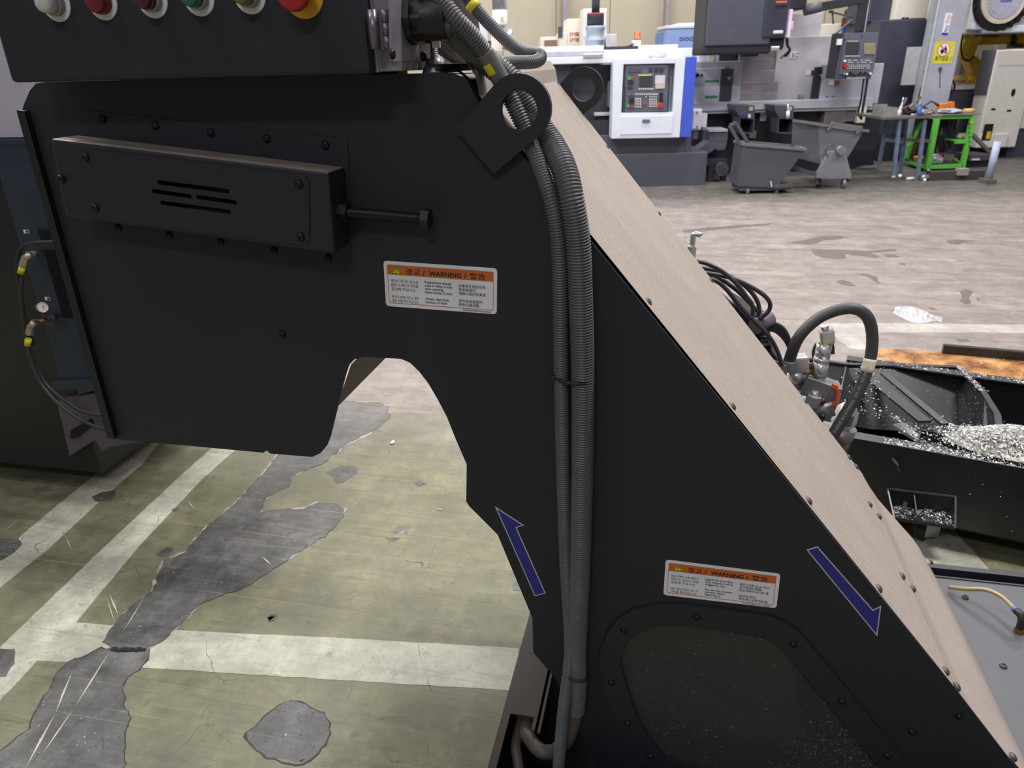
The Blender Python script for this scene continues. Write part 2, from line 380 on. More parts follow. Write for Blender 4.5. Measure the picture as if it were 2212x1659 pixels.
PALE = M('chalky_paint_edge', (158, 155, 144), .7, var=.3, scale=40); DKE = M('dirty_paint_edge', (58, 56, 52), .7, var=.3, scale=40)
def grow(px, k):
    cx = sum(p[0] for p in px) / len(px); out = []; n = len(px)
    ar = sum(px[i][0] * px[(i + 1) % n][1] - px[(i + 1) % n][0] * px[i][1] for i in range(n)); sg = 1 if ar > 0 else -1
    for i in range(n):
        (x0, y0), (x1, y1) = px[i - 1], px[(i + 1) % n]; dx, dy = x1 - x0, y1 - y0; l = math.hypot(dx, dy) or 1
        out.append((px[i][0] + dy / l * k * sg, px[i][1] - dx / l * k * sg))
    return out
decal('patch_edge', grow(PA, 1.8), PALE, .0010, .011, 40, .014); decal('patch_edge', grow(PA, .9), DKE, .0012, .011, 0, .014)
decal('patch_edge', grow(PB, 2.6), DKE, .0010, .011, 1, .014); decal('patch_edge', grow(PC_, 3.0), DKE, .0010, .011, 2, .014)
patches = [PA, PB, PC_, c5([(-40, 570), (80, 572), (106, 600), (60, 650), (-40, 700)]), c5([(-40, 1095), (75, 1093), (76, 1160), (30, 1225), (-40, 1230)]),
           c5([(430, 380), (470, 358), (540, 345), (548, 365), (520, 392), (465, 402)]), c5([(740, 645), (790, 615), (825, 622), (800, 655), (755, 662)]), c5([(150, 345), (180, 328), (240, 330), (250, 348), (180, 356)]),
           c5([(1260, 950), (1290, 932), (1308, 940), (1290, 962), (1265, 968)]), c6([(525, 690), (600, 655), (690, 655), (695, 690), (620, 745), (585, 752), (560, 705)]), c6([(1015, 745), (1045, 735), (1070, 752), (1030, 765)]),
           c6([(195, 1490), (225, 1470), (250, 1482), (215, 1510)]), c6([(900, 1010), (925, 985), (985, 988), (960, 1035), (945, 1005), (905, 1030)]), c5([(808, 440), (830, 428), (850, 432), (825, 450)]),
           c6([(1540, 1320), (1570, 1290), (1590, 1310), (1590, 1345), (1550, 1340)])]
for i, q in enumerate(patches): decal('bare_concrete_patch', q, PATM, .0014, .006 if i > 2 else .011, i, .014)
DARK = M('dark_tyre_scuff', (98, 90, 88), .6, var=.25, scale=14)
cq = lambda q: [(1450 + .3445 * x, 480 + .3445 * y) for x, y in q]
for i, q in enumerate([[(725, 130), (830, 112), (960, 85), (1060, 82), (1120, 95), (1060, 105), (940, 118), (890, 138), (780, 137)], [(880, 170), (1000, 168), (1220, 180), (1400, 168), (1420, 182), (1240, 190), (1310, 215), (1270, 225), (1080, 195), (1090, 228), (1020, 230), (940, 220), (885, 195)],
                       [(1330, 200), (1400, 205), (1440, 222), (1370, 222)], [(1735, 118), (1800, 110), (1925, 118), (1830, 126), (1800, 138), (1745, 130)], [(1035, 368), (1080, 362), (1130, 372), (1155, 398), (1110, 400), (1060, 392)], [(1170, 320), (1230, 325), (1280, 345), (1302, 382), (1285, 382), (1240, 345)],
                       [(1805, 430), (1850, 422), (1892, 435), (1868, 470), (1880, 508), (1840, 512), (1808, 495), (1818, 465)], [(1910, 475), (1925, 472), (1928, 492), (1912, 494)], [(1775, 725), (1850, 730), (1860, 750), (1810, 752)], [(1420, 255), (1480, 258), (1470, 268), (1430, 266)], [(1610, 530), (1640, 535), (1670, 548), (1640, 550)],
                       [(60, 50), (320, 25), (640, 5), (560, 22), (300, 45), (80, 66)], [(1780, 236), (1880, 238), (1840, 246)]]):
    decal('tyre_scuff', cq(q), DARK, .0010, .02, i, .06)
SCR_ = M('pale_scratch', (196, 192, 178), .6, var=.2)
def scratch(a, b, wd):
    p, q = Z(*a, .0018), Z(*b, .0018); d = (q - p).normalized(); n = V((-d.y, d.x, 0)) * wd / 2
    return [p, (p * .5 + q * .5) + n, q, (p * .5 + q * .5) - n]
for a, b, wd in [((155, 1452), (120, 1540), .006), ((120, 1540), (55, 1659), .007), ((238, 1405), (160, 1530), .005), ((160, 1530), (90, 1630), .005), ((312, 1290), (265, 1365), .003), ((140, 1155), (155, 1190), .003), ((236, 1282), (256, 1330), .006), ((230, 1290), (248, 1345), .003), ((404, 1080), (420, 1100), .004), ((566, 1202), (586, 1220), .005), ((40, 1120), (8, 1150), .003), ((1225, 1000), (1250, 990), .003)]:
    MB().prism(scratch(a, b, wd), (0, 0, -.0004)).build('scratch', SCR_, floor, weld=False)
# back wall of panels and pillars
WALLM = M('beige_wall_panel', (182, 174, 154), .6, var=.05, scale=1.5)
wb = MB().ubox(-8, 16, 15.02, 15.15, 0, 8).build('wall_back', M('wall_seam', (150, 142, 124), .7, var=0), kind='structure')
pan = MB().ubox(0, .985, 15.0, 15.03, 0, 8)
p0 = pan.build('wall_panel', WALLM, wb)
for i in range(-4, 9):
    if i == 0: continue
    q = p0.copy(); COL.objects.link(q); q.location = p0.location + RH * i
def pillar(px, wpx, n):
    u0, _ = uz(px, 30, 14.8); u1, _ = uz(px + wpx, 30, 14.8)
    MB().ubox(u0, u1, 14.75, 15.0, 0, 8).build('trim_%d' % n, M('pillar_mauve', (150, 140, 148), .5), kind='structure')
pillar(1215, 10, 1); pillar(1437, 7, 2); pillar(2088, 8, 3)
# ================================================================ CHIP CONVEYOR
WD = .75
conv = thing('chip_conveyor', (0.1, WD / 2, .25), 'large black chip conveyor with dusty brown sloping cover, two warning stickers and blue arrows', 'conveyor')
OUT = [(989, 163), (1005, 168), (1034, 223), (1125, 331), (1275, 520), (1670, 1003), (2065, 1490), (2195, 1659), (2330, 1835), (2330, 1980), (1500, 1980), (1290, 1659), (1200, 1465), (1152, 1410), (1150, 1335), (1075, 1155), (1014, 1094), (1007, 1083), (1008, 1003),
       (985, 950), (965, 900), (945, 862), (925, 828), (905, 802), (886, 784), (868, 776), (850, 774), (787, 771), (766, 776), (752, 790), (746, 808), (712, 946), (705, 964), (692, 979), (674, 987), (660, 986), (584, 980), (576, 973), (569, 978),
       (245, 948), (233, 944), (47, 240), (52, 225), (64, 196), (78, 180), (100, 177), (930, 158), (975, 157)]
side = [P(x, y) for x, y in OUT]
WIN = [(1341, 1440), (1340, 1420), (1347, 1398), (1361, 1379), (1386, 1362), (1422, 1352), (1460, 1350), (1500, 1354), (1640, 1376), (1668, 1385), (1690, 1403), (1760, 1488), (1870, 1622), (1935, 1710), (1930, 1740), (1890, 1752), (1600, 1700), (1500, 1664), (1440, 1638), (1405, 1600), (1382, 1562), (1362, 1512)]
win = [P(x, y) for x, y in WIN]
MB().prism([side, win], (0, .006, 0)).build('side_panel', BLK, conv, label='black powder coated side panel facing the viewer')
MB().prism([p + V((-.018, WD - .006, -.010)) for p in side], (0, .006, 0)).build('side_panel', BLK, conv)
MB().prism([P(35, 238, -.012), P(52, 240, -.012), P(247, 946, -.012), P(232, 948, -.012)], (0, WD + .02, 0)).build('end_plate', BLK2, conv)
# top deck, slope cover with folded lip, lower cover
def off(p, d):  # offset below the side edge, along the slope normal
    return V((p.x - .766 * d, 0, p.z - .643 * d))
zt = P(930, 158).z
A0, A1, A2 = P(989, 163), P(2065, 1490), P(2330, 1835)
def lerp(a, b, t): return a + (b - a) * t
YI = V((0, .008, 0)); YL = V((0, WD - .004, 0))
k1 = V((A0.x - .004, 0, zt - .012))
MB().sheet([V((-1.08, 0, zt - .012)) + YI, k1 + YI], YL).build('top_deck', BLK2, conv)
def cm():
    m = DUST; nt = m.node_tree; L = nt.links.new; b = nt.nodes['Principled BSDF']
    g = nd(nt, 'ShaderNodeNewGeometry')
    mp = nd(nt, 'ShaderNodeMapping'); mp.inputs['Scale'].default_value = (1.6, 2.4, 1.6); L(g.outputs['Position'], mp.inputs['Vector'])
    n = nd(nt, 'ShaderNodeTexNoise', Scale=3.2, Detail=9., Roughness=.65); L(mp.outputs[0], n.inputs['Vector'])
    n2 = nd(nt, 'ShaderNodeTexNoise', Scale=260., Detail=2.); L(g.outputs['Position'], n2.inputs['Vector'])
    mp3 = nd(nt, 'ShaderNodeMapping'); mp3.inputs['Rotation'].default_value = (0, .88, 0); L(g.outputs['Position'], mp3.inputs['Vector'])
    mp4 = nd(nt, 'ShaderNodeMapping'); mp4.inputs['Scale'].default_value = (2.5, 30., 1.); L(mp3.outputs[0], mp4.inputs['Vector'])
    n3 = nd(nt, 'ShaderNodeTexNoise', Scale=2.2, Detail=4.); L(mp4.outputs[0], n3.inputs['Vector'])
    r = nd(nt, 'ShaderNodeMapRange'); r.inputs[1].default_value = .32; r.inputs[2].default_value = .66; L(n.outputs[0], r.inputs[0])
    x = nd(nt, 'ShaderNodeMix', data_type='RGBA'); x.inputs[6].default_value = lin((170, 157, 147)); x.inputs[7].default_value = lin((180, 168, 158)); L(r.outputs[0], x.inputs[0])
    r2 = nd(nt, 'ShaderNodeMapRange'); r2.inputs[1].default_value = .42; r2.inputs[2].default_value = .62; r2.inputs[4].default_value = .35; L(n2.outputs[0], r2.inputs[0])
    y = nd(nt, 'ShaderNodeMix', data_type='RGBA'); y.inputs[7].default_value = lin((132, 120, 111)); L(x.outputs[2], y.inputs[6]); L(r2.outputs[0], y.inputs[0])
    r3 = nd(nt, 'ShaderNodeMapRange'); r3.inputs[1].default_value = .68; r3.inputs[2].default_value = .76; r3.inputs[4].default_value = .3; L(n3.outputs[0], r3.inputs[0])
    z = nd(nt, 'ShaderNodeMix', data_type='RGBA'); z.inputs[7].default_value = lin((112, 100, 94)); L(y.outputs[2], z.inputs[6]); L(r3.outputs[0], z.inputs[0])
    L(z.outputs[2], b.inputs['Base Color'])
cm()
k0 = V((A0.x - .05, 0, zt + .012)); ka = V((A0.x + .012, 0, zt + .012)); kb = lerp(off(A0, -.004), off(A1, .001), .03)
MB().sheet([q + YI for q in (k0 - V((0, 0, .012)), k0, ka, lerp(ka, kb, .5) + V((.004, 0, .004)), kb, off(A1, .0005))], YL).build('slope_cover', DUST, conv, label='dusty brown sloping cover plate')
for yy in (.0, .028):   # folded lips of the cover at its top end
    MB().sheet([V((A0.x - .055 + yy, .012 + yy, zt + .004)), V((A0.x - .01 + yy, .012 + yy, zt + .006)), V((A0.x + .008 + yy, .012 + yy, zt - .008)), P(1036, 222) + V((yy - .004, .012 + yy, 0)), P(1036, 222) + V((yy + .02, .012 + yy, -.035))], (0, .022, 0)).build('folded_lip', BLK2, conv)
B0, B1 = off(A1, .0045), off(A2, .002)
B0 = off(A1, .0015); nB = V((.766, 0, .643)); lo = [lerp(B0, B1, .006), lerp(B0, B1, .10) - nB * .004, lerp(B0, B1, .20) - nB * .006, lerp(B0, B1, .55) + nB * .006, lerp(B0, B1, .62) + nB * .006, B1 - nB * .012]
MB().sheet([q + YI for q in lo], YL).build('lower_cover', DUST, conv, label='dusty brown lower cover with bend lines')
# discharge mouth lining seen through the notch, and the sloping underside
OLV = M('olive_grey_lining', (96, 94, 80), .6, var=.1, scale=4)
MB().sheet([P(845, 776) + YI, P(787, 774) + YI, P(766, 779) + YI, P(754, 792) + YI, P(748, 810) + YI, P(722, 886) + YI], YL).build('discharge_lining', OLV, conv)
MB().sheet([P(x, y) + YI + V((.004, 0, 0)) for x, y in ((850, 774), (886, 784), (945, 862), (1008, 1003), (1007, 1083), (1075, 1155), (1150, 1335), (1152, 1410), (1200, 1465), (1290, 1659))], YL).build('underside_plate', BLK2, conv)
# chain tensioner cover on the side; settled dust on its upward faces
DBLK = M('black_dust_topped', (43, 45, 52), .45, var=0, bump=.08, bscale=900, spec=.5)
_nt = DBLK.node_tree; _g = nd(_nt, 'ShaderNodeNewGeometry'); _s = nd(_nt, 'ShaderNodeSeparateXYZ'); _nt.links.new(_g.outputs['Normal'], _s.inputs[0])
_n = nd(_nt, 'ShaderNodeTexNoise', Scale=18., Detail=6.); _nt.links.new(_g.outputs['Position'], _n.inputs['Vector'])
_a = nd(_nt, 'ShaderNodeMath', operation='MULTIPLY_ADD'); _nt.links.new(_n.outputs[0], _a.inputs[0]); _a.inputs[1].default_value = .5; _nt.links.new(_s.outputs[2], _a.inputs[2])
_r = nd(_nt, 'ShaderNodeMapRange'); _r.inputs[1].default_value = .75; _r.inputs[2].default_value = 1.25; _nt.links.new(_a.outputs[0], _r.inputs[0])
_m = nd(_nt, 'ShaderNodeMix', data_type='RGBA'); _m.inputs[6].default_value = lin((38, 40, 46)); _m.inputs[7].default_value = lin((150, 138, 128)); _nt.links.new(_r.outputs[0], _m.inputs[0]); _nt.links.new(_m.outputs[2], _nt.nodes['Principled BSDF'].inputs['Base Color'])
MB().prism(rounded([P(183, 238, -.002), P(751, 300, -.002), P(757, 572, -.002), P(700, 566, -.002), P(228, 498, -.002), P(183, 300, -.002)], .012), (0, .002, 0)).build('tensioner_flange', BLK, conv)
yb = -.062
bp = [P(108, 299, yb), P(709, 372, yb), P(722, 547, yb), P(140, 466, yb)]
hole = [P(322, 386, yb), P(505, 408, yb), P(520, 486, yb), P(326, 460, yb)]
tc = MB().prism([bp, hole], (0, .060, 0)).build('tensioner_cover', DBLK, conv, bevel=.004)
vp = rounded([P(179, 320, yb - .002), P(667, 380, yb - .002), P(668, 532, yb - .002), P(192, 470, yb - .002)], .014)
def slot(x0, y0, x1, y1):
    a, b = P(x0, y0, yb - .002), P(x1, y1, yb - .002); d = (b - a).normalized(); n = V((-d.z, 0, d.x)); r = .0034; q = []
    for i in range(7): t = math.pi * i / 6 + math.pi / 2; q.append(a + (d * math.cos(t) + n * math.sin(t)) * r)
    for i in range(7): t = math.pi * i / 6 - math.pi / 2; q.append(b + (d * math.cos(t) + n * math.sin(t)) * r)
    return q
slots = [slot(344, 394, 491, 413), slot(332, 413, 410, 424), slot(428, 426, 508, 437), slot(350, 438, 495, 458)]
vpl = MB().prism([vp] + slots, (0, .002, 0)).build('vent_plate', BLK, tc)
BM = bolt_mesh('button_bolt', .0068, .0052, BOLT); BMD = bolt_mesh('dusty_bolt', .0085, .0065, BOLTD)
RY = orient((0, -1, 0)); RC = orient((.766, 0, .643))
for x, y in ((186, 339), (133, 386), (646, 398), (207, 449), (650, 511)): place('bolt', BM, P(x, y, yb - .002), RY, conv)
for x, y in ((222, 257), (336, 271), (455, 286), (576, 299), (703, 314), (256, 492), (365, 508), (477, 523), (592, 541), (709, 557)): place('bolt', BM, P(x, y, -.002), RY, conv)
for x, y in ((610, 721), (1970, 1580), (2072, 1547)): place('bolt', BM, P(x, y, 0), RY, conv)
# adjuster
ya = -.03; a, b = P(733, 457, ya), P(930, 474, ya); d = (b - a).normalized()
MB().cyl(a, a + d * .016, .0165, n=6, sm=False).build('adjuster_nut', BOLT, conv, bevel=.001)
MB().cyl(b - d * .014, b, .0165, n=6, sm=False).build('adjuster_head', BOLT, conv, bevel=.001)
MB().ridged([a - d * .03, b - d * .01], .0082, .0022, .0007, 14).build('threaded_rod', BOLT, conv)
MB().cyl(a - d * .004, a, .019, n=20).build('washer', BOLT, conv)
# lifting lugs
def lug(yo, lab):
    y0 = -.016; c = P(1119, 236, y0); r = .0475; px = P(985, 280, y0); pb = P(1066, 376, y0)
    def tangent(q, sgn):
        v = c - q; L_ = math.hypot(v.x, v.z); a = math.atan2(v.z, v.x) + sgn * math.asin(min(1, r / L_)); l = math.sqrt(max(1e-9, L_ * L_ - r * r)); return V((q.x + l * math.cos(a), y0, q.z + l * math.sin(a)))
    t1, t2 = tangent(px, 1), tangent(pb, -1)
    a0 = math.atan2(t2.z - c.z, t2.x - c.x); a1 = math.atan2(t1.z - c.z, t1.x - c.x)
    if a1 < a0: a1 += 2 * math.pi
    out = [px, pb] + arc(c, r, a0, a1, 28); hc = P(1120.5, 239, y0)
    hole = arc(hc, .0268, 0, 2 * math.pi, 28)[:-1]
    sh = V((0, yo, 0))
    return MB().prism([[p + sh for p in out], [p + sh for p in hole]], (0, .014, 0)).build('lifting_lug', BLK, conv, label=lab, bevel=.0008)
lug(0, 'near lifting lug that the hoses pass behind'); lug(WD + .015, 'far lifting lug beyond the cover')
# bolts on the cover
def cov(px, py):                             # point on the slope plane
    n = V((.766, 0, .643)); n = V((-(A1 - A0).z, 0, (A1 - A0).x)).normalized(); n = -n if n.x < 0 else n
    r = ray(px, py); return CAM + r * ((A0 - CAM).dot(n) / r.dot(n)), n
for x, y in ((1398, 653), (1580, 879), (1745, 1083), (1897, 1272), (1533, 597), (1733, 852), (1878, 1090), (1898, 1116), (1948, 1245), (1971, 1272), (2042, 1450), (2066, 1484), (1828, 976), (1845, 999), (1423, 455), (1315, 312), (2006, 1206), (2059, 1272), (2137, 1420), (2188, 1636), (1156, 160), (1217, 178)):
    p, n = cov(x, y); p.y = min(max(p.y, .014), WD - .014); place('bolt', BMD, p - n * .001, orient(n), conv)
# inspection window
WF = [(1293, 1440), (1294, 1418), (1300, 1395), (1311, 1368), (1332, 1340), (1366, 1319), (1408, 1309), (1450, 1306), (1482, 1308), (1560, 1318), (1632, 1328), (1668, 1334), (1702, 1347), (1732, 1372), (1850, 1515), (1962, 1652), (2040, 1750), (2030, 1790), (1980, 1800), (1600, 1760), (1480, 1720), (1400, 1668), (1345, 1600), (1308, 1510)]
fr = MB().prism([[P(x, y, -.006) for x, y in WF], [P(x, y, -.006) for x, y in WIN]], (0, .006, 0)).build('window_frame', BLK, conv, bevel=.0015)
WB = M('window_backing', (90, 93, 88), .6, var=.2, scale=9)
pane = MB().prism([p + V((0, .004, 0)) for p in [w_ for w_ in win]], (0, .003, 0)).build('window_pane', M('tinted_window', (70, 74, 70), .15, var=0, alpha=.35), conv)
MB().prism([p + V((0, .012, 0)) for p in inset(win, -.01)], (0, .003, 0)).build('drum_backing', WB, conv)
random.seed(3); fk = MB()
def flake(mb, p, s, nrm=None):
    ax = V((random.gauss(0, 1), random.gauss(0, 1), random.gauss(0, 1))).normalized(); x, y = frame(ax); l = s * random.uniform(.6, 1.6); w_ = s * random.uniform(.25, .8)
    if nrm is not None: x, y = frame(nrm); a = random.uniform(0, 6.28); x, y = x * math.cos(a) + y * math.sin(a), y * math.cos(a) - x * math.sin(a)
    c = ax * s * .35 if nrm is None else V(nrm) * s * .2
    mb.add([p - x * l - y * w_ * .5, p + c - y * w_, p + x * l - y * w_ * .2, p + x * l * .8 + y * w_, p + c + y * w_ * .7, p - x * l * .9 + y * w_ * .6], [(0, 1, 4, 5), (1, 2, 3, 4)])
def in_poly(p, q):
    c = False; n = len(q)
    for i in range(n):
        a, b = q[i], q[i - 1]
        if (a[1] > p[1]) != (b[1] > p[1]) and p[0] < (b[0] - a[0]) * (p[1] - a[1]) / (b[1] - a[1]) + a[0]: c = not c
    return c
cnt = 0
while cnt < 700:
    t = random.random(); x = random.uniform(1335, 1930); y = random.uniform(1350, 1720)
    if not in_poly((x, y), WIN): continue
    dns = .025 + 1.2 * max(0, min(1, (x - 1350 + (y - 1350) * 1.1 - 560) / 250)) ** 1.5 + (.2 if y > 1560 and x < 1560 else 0)
    if random.random() > dns: continue
    flake(fk, P(x, y, .0085), random.uniform(.0010, .0028), (0, -1, 0)); cnt += 1
fk.build('stuck_chips', M('pale_chip', (216, 216, 200), .4, .0, var=.2), conv, kind='stuff', weld=False)
for x, y in ((1348, 1361), (1505, 1333), (1714, 1391), (1819, 1514), (1917, 1632), (1321, 1474), (1356, 1562), (1405, 1633)): place('bolt', BM, P(x, y, -.006), RY, conv)
# stickers
INKT = LINK
def sticker(c4, body_cols, L):
    yl = -.0012; TL, TR, BR, BL = [P(x, y, yl) for x, y in c4]
    pt = lambda s, t, d=0: lerp(lerp(TL, TR, s), lerp(BL, BR, s), t) + V((0, -d, 0))
    q = lambda s0, t0, s1, t1, d: [pt(s0, t0, d), pt(s1, t0, d), pt(s1, t1, d), pt(s0, t1, d)]
    st = MB().prism(rounded([TL, TR, BR, BL], .0065), (0, .001, 0)).build('warning_sticker', LWHT, conv, label=L)
    hs = .30
    h = rounded(q(.03, .075, .97, .29, .0004), .003)
    MB().prism(h, (0, .0003, 0)).build('orange_band', ORNG, st)
    o = rounded(q(.03, .075, .97, .925, .0002), .003); i_ = rounded(q(.0345, .09, .9655, .91, .0002), .0025)
    MB().prism([o, i_], (0, .0002, 0)).build('orange_border', ORNG, st)
    X = (TR - TL).normalized(); Yv = (TL - BL).normalized(); wd = (TR - TL).length; ht = (TL - BL).length
    c = pt(.115, .195, .0008); r = ht * .105
    tri = lambda rr, d: [c + V((0, -d, 0)) + Yv * rr * 1.0, c + V((0, -d, 0)) - X * rr * 1.05 - Yv * rr * .72, c + V((0, -d, 0)) + X * rr * 1.05 - Yv * rr * .72]
    MB().prism(tri(r * 1.12, 0), (0, .0002, 0)).build('warning_triangle', YELL, st)
    MB().prism([tri(r * 1.0, .0003), tri(r * .80, .0003)], (0, .0002, 0)).build('triangle_outline', LINK, st)
    MB().prism([c + V((0, -.0003, 0)) + Yv * r * .5 - X * r * .1, c + V((0, -.0003, 0)) - Yv * r * .2 - X * r * .05, c + V((0, -.0003, 0)) - Yv * r * .2 + X * r * .05, c + V((0, -.0003, 0)) + Yv * r * .5 + X * r * .1], (0, .0002, 0)).build('exclamation_mark', LINK, st)
    MB().prism(arc(c + V((0, -.0003, 0)) - Yv * r * .42, r * .08, 0, 6.28, 8)[:-1], (0, .0002, 0)).build('exclamation_dot', LINK, st)
    for s, a, b, bo in (('경고', .20, .325, .012), ('/', .35, .37, .02), ('WARNING', .405, .69, .026), ('/', .715, .735, .02), ('警告', .765, .90, .004)):
        text(s, pt(a, .255, .0005), X, Yv, ht * .105, LINK, st, width=wd * (b - a), bold=bo, lift=.0001)
    for col, (s0, t0) in zip(body_cols, ((.06, .45), (.365, .425), (.665, .455))):
        lh = .088 if s0 < .1 else (.073 if s0 < .5 else .083)
        for i, ln in enumerate(col):
            if ln: text(ln, pt(s0, t0 + i * lh, .0003), X, Yv, ht * .056, LINK, st, maxw=wd * (.245 if s0 < .6 else .27), width=wd * min(.262, len(ln.encode()) * (.0098 if s0 != .365 else .0112)), bold=.012 if s0 == .365 else 0., lift=.0001)
    text('KOREAN/ENGLISH/CHINA', pt(.70, .972, .0003), X, Yv, ht * .034, LINK, st, width=wd * .25, lift=.0001, bold=.01)
sticker([(828, 563), (1074, 580), (1073, 679), (834, 661)],
        [['체인의 구동이상 이상소음', '발생 시 체인의 장력을', '점검해 주십시오.', '', '체인의 장력은 반드시 양측', '모두 조절하여 주십시오.'],
         ['If appearance strange', 'noise or defect of chain', 'when operating.', 'Inspect tension of chain.', '', 'Always, adjust both', 'tensions of chain.'],
         ['如果发生链驱动导', '常或噪音时,', '请确认链的张紧度.', '', '调节链张紧度时,', '两侧均要调整.']], 'white and orange warning sticker about chain tension')
sticker([(1438, 1209), (1686, 1240), (1677, 1314), (1433, 1285)],
        [['칩에 의해서 드럼 필터가', '막힐 수 있으니 매일', '점검해 주십시오.', '', '보수 점검시에는 반드시', '가동을 중지하십시오.'],
         ['Inspect the drum filter', 'daily, because it will be', 'clogged by chip.', '', 'Stop the chip conveyor', 'operation before', 'repairing it.'],
         ['鼓轮过滤器 (Drum filter)', '有可能被 堵塞,', '因此请每天运行检 查.', '', '维修检测时,', '请先停止运转帝机器.']], 'white and orange warning sticker about the drum filter')
for pts, L in (([(1069, 1094), (1132, 1135), (1116, 1140), (1179, 1282), (1155, 1288)], 'blue arrow sticker pointing up the conveyor'), ([(1742, 1188), (1766, 1180), (1886, 1317), (1904, 1309), (1895, 1375)], 'blue arrow sticker pointing down the conveyor')):
    o = [P(x, y, -.001) for x, y in pts]; i_ = [p + V((0, -.0004, 0)) for p in inset(o, .0022)]
    ar = MB().prism(o, (0, .0009, 0)).build('direction_arrow', ALUE, conv, label=L); MB().prism(i_, (0, .0003, 0)).build('arrow_fill', BLUE, ar)
# ================================================================ CONTROL BOX
yf = -.085
XR = P(800, 157, yf).x; XL = P(22, 172, yf).x; zb = P(400, 170, yf).z; zt2 = zb + .36; yd = yf + .028
yback = .085
cbx = thing('control_box', ((XL + XR) / 2, 0, zb), 'black control box with a row of coloured push buttons on top of the conveyor', 'control box')
XB = P(826, 157, yd).x
MB().box((XL + .012, yd, zb + .003), (XB + .03, yback, zt2)).build('enclosure', M('box_side_lavender', (150, 144, 154), .45, var=.15, scale=9), cbx, bevel=.002)
MB().box((XL + .10, .03, zt - .011), (XB - .01, .075, zb + .004)).build('mounting_plate', BLK2, cbx)
door = MB().box((XL, yf, zb), (XR, yd - .001, zt2)).build('door', BLK, cbx, bevel=.006)
MB().box((XR - .012, yd - .004, zb + .002), (XB - .004, yd + .012, zt2)).build('door_edge_strip', M('edge_lavender', (160, 152, 164), .4, var=.08), cbx, bevel=.0015)
xs = XB + .0305
def S(px, py, dx=0):                        # on the right-hand side of the box
    r = ray(px, py); return CAM + r * ((xs + dx - CAM.x) / r.x)
gp = [S(838, -30), S(919, -30), S(915, 131), S(842, 132)]
MB().prism(gp, (.0025, 0, 0)).build('gland_plate', M('gland_plate_grey', (136, 130, 138), .4, .2, var=.15, scale=14), cbx)
for x, y in ((845, 117), (913, 122)): place('bolt', BM, S(x, y, .0025), orient((1, 0, 0)), cbx)
hg = V((XR + .006, yf - .002, 0)); zh0 = P(815, 106, yf).z; zh1 = P(815, 20, yf).z
hn = MB().cyl((hg.x + .004, yf + .002, zh0), (hg.x + .004, yf + .002, zh1), .0065, n=14)
hn.build('hinge', M('hinge_grey', (126, 118, 130), .3, .5), cbx)
for k in (0, 1, 2): MB().cyl((hg.x + .020, yf + .006, lerp(V((0, 0, zh0)), V((0, 0, zh1)), k / 3 + .01).z), (hg.x + .020, yf + .006, lerp(V((0, 0, zh0)), V((0, 0, zh1)), k / 3 + .32).z), .0055, n=14).build('hinge_knuckle', M('hinge_grey', (88, 80, 90)), cbx)
MB().box((hg.x + .002, yf + .006, zh0), (hg.x + .022, yf + .009, zh1)).build('hinge_leaf', M('hinge_grey', (88, 80, 90)), cbx)
# cable gland on the side
gc = S(880, 42); ax = V((1, 0, 0)); g0 = gc
gm = MB(); gm.cyl(g0, g0 + ax * .030, .0262, n=28); gm.cyl(g0 + ax * .030, g0 + ax * .034, .0262, .029, 28); gm.cyl(g0 + ax * .034, g0 + ax * .056, .029, n=28); gm.cyl(g0 + ax * .056, g0 + ax * .060, .029, .0255, 28); gm.cyl(g0 + ax * .012, g0 + ax * .026, .0275, n=8, sm=False); gm.build('cable_gland', BLKP, cbx)
MB().cyl(g0, g0 + ax * .012, .033, n=8, sm=False).build('gland_nut', BLKP, cbx)
# push buttons
LENS = [('white', (206, 206, 204), 0), ('red', (120, 30, 52), 1), ('dark_red', (84, 34, 46), 0), ('green', (46, 110, 88), 0), ('yellow', (120, 112, 70), 0)]
for (nm, col, flat), (x, y) in zip(LENS, ((122, 8), (222, 4), (330, -1), (430, -6), (540, -11))):
    c = P(x, y, yf); n = V((0, -1, 0))
    b_ = MB().rev(c, n, [(.0238, 0), (.0238, .0015), (.0225, .002)], 28).build('push_button', M('legend_white', (222, 222, 226), .5, var=.03), cbx, label='%s push button with white ring' % nm.replace('_', ' '))
    MB().rev(c, n, [(.0165, .001), (.0165, .010), (.0145, .011)], 24).build('bezel', M('bezel_clear', (150, 146, 146), .25, .3, var=.05) if not flat else M('red_bezel', (120, 30, 52), .4), b_)
    m_ = M('lens_' + nm, col, .25, var=.05, spec=.6)
    MB().rev(c, n, [(.0135, .008), (.0135, .022), (.0125, .027), (.008, .0295), (.0, .0305)] if not flat else [(.0150, .008), (.0150, .018), (.013, .020), (0, .0205)], 24).build('lens', m_, b_)
c = P(655, -12, yf); n = V((0, -1, 0))
b_ = MB().rev(c, n, [(.0295, 0), (.0295, .0015), (.028, .002)], 32).build('emergency_stop', M('estop_yellow', (220, 170, 40), .5, var=.05), cbx, label='red mushroom emergency stop with yellow ring')
MB().rev(c, n, [(.012, .001), (.012, .020), (.021, .021), (.0225, .026), (.0225, .032), (.019, .037), (0, .039)], 28).build('mushroom_head', M('estop_red', (186, 42, 44), .4, var=.1), b_)
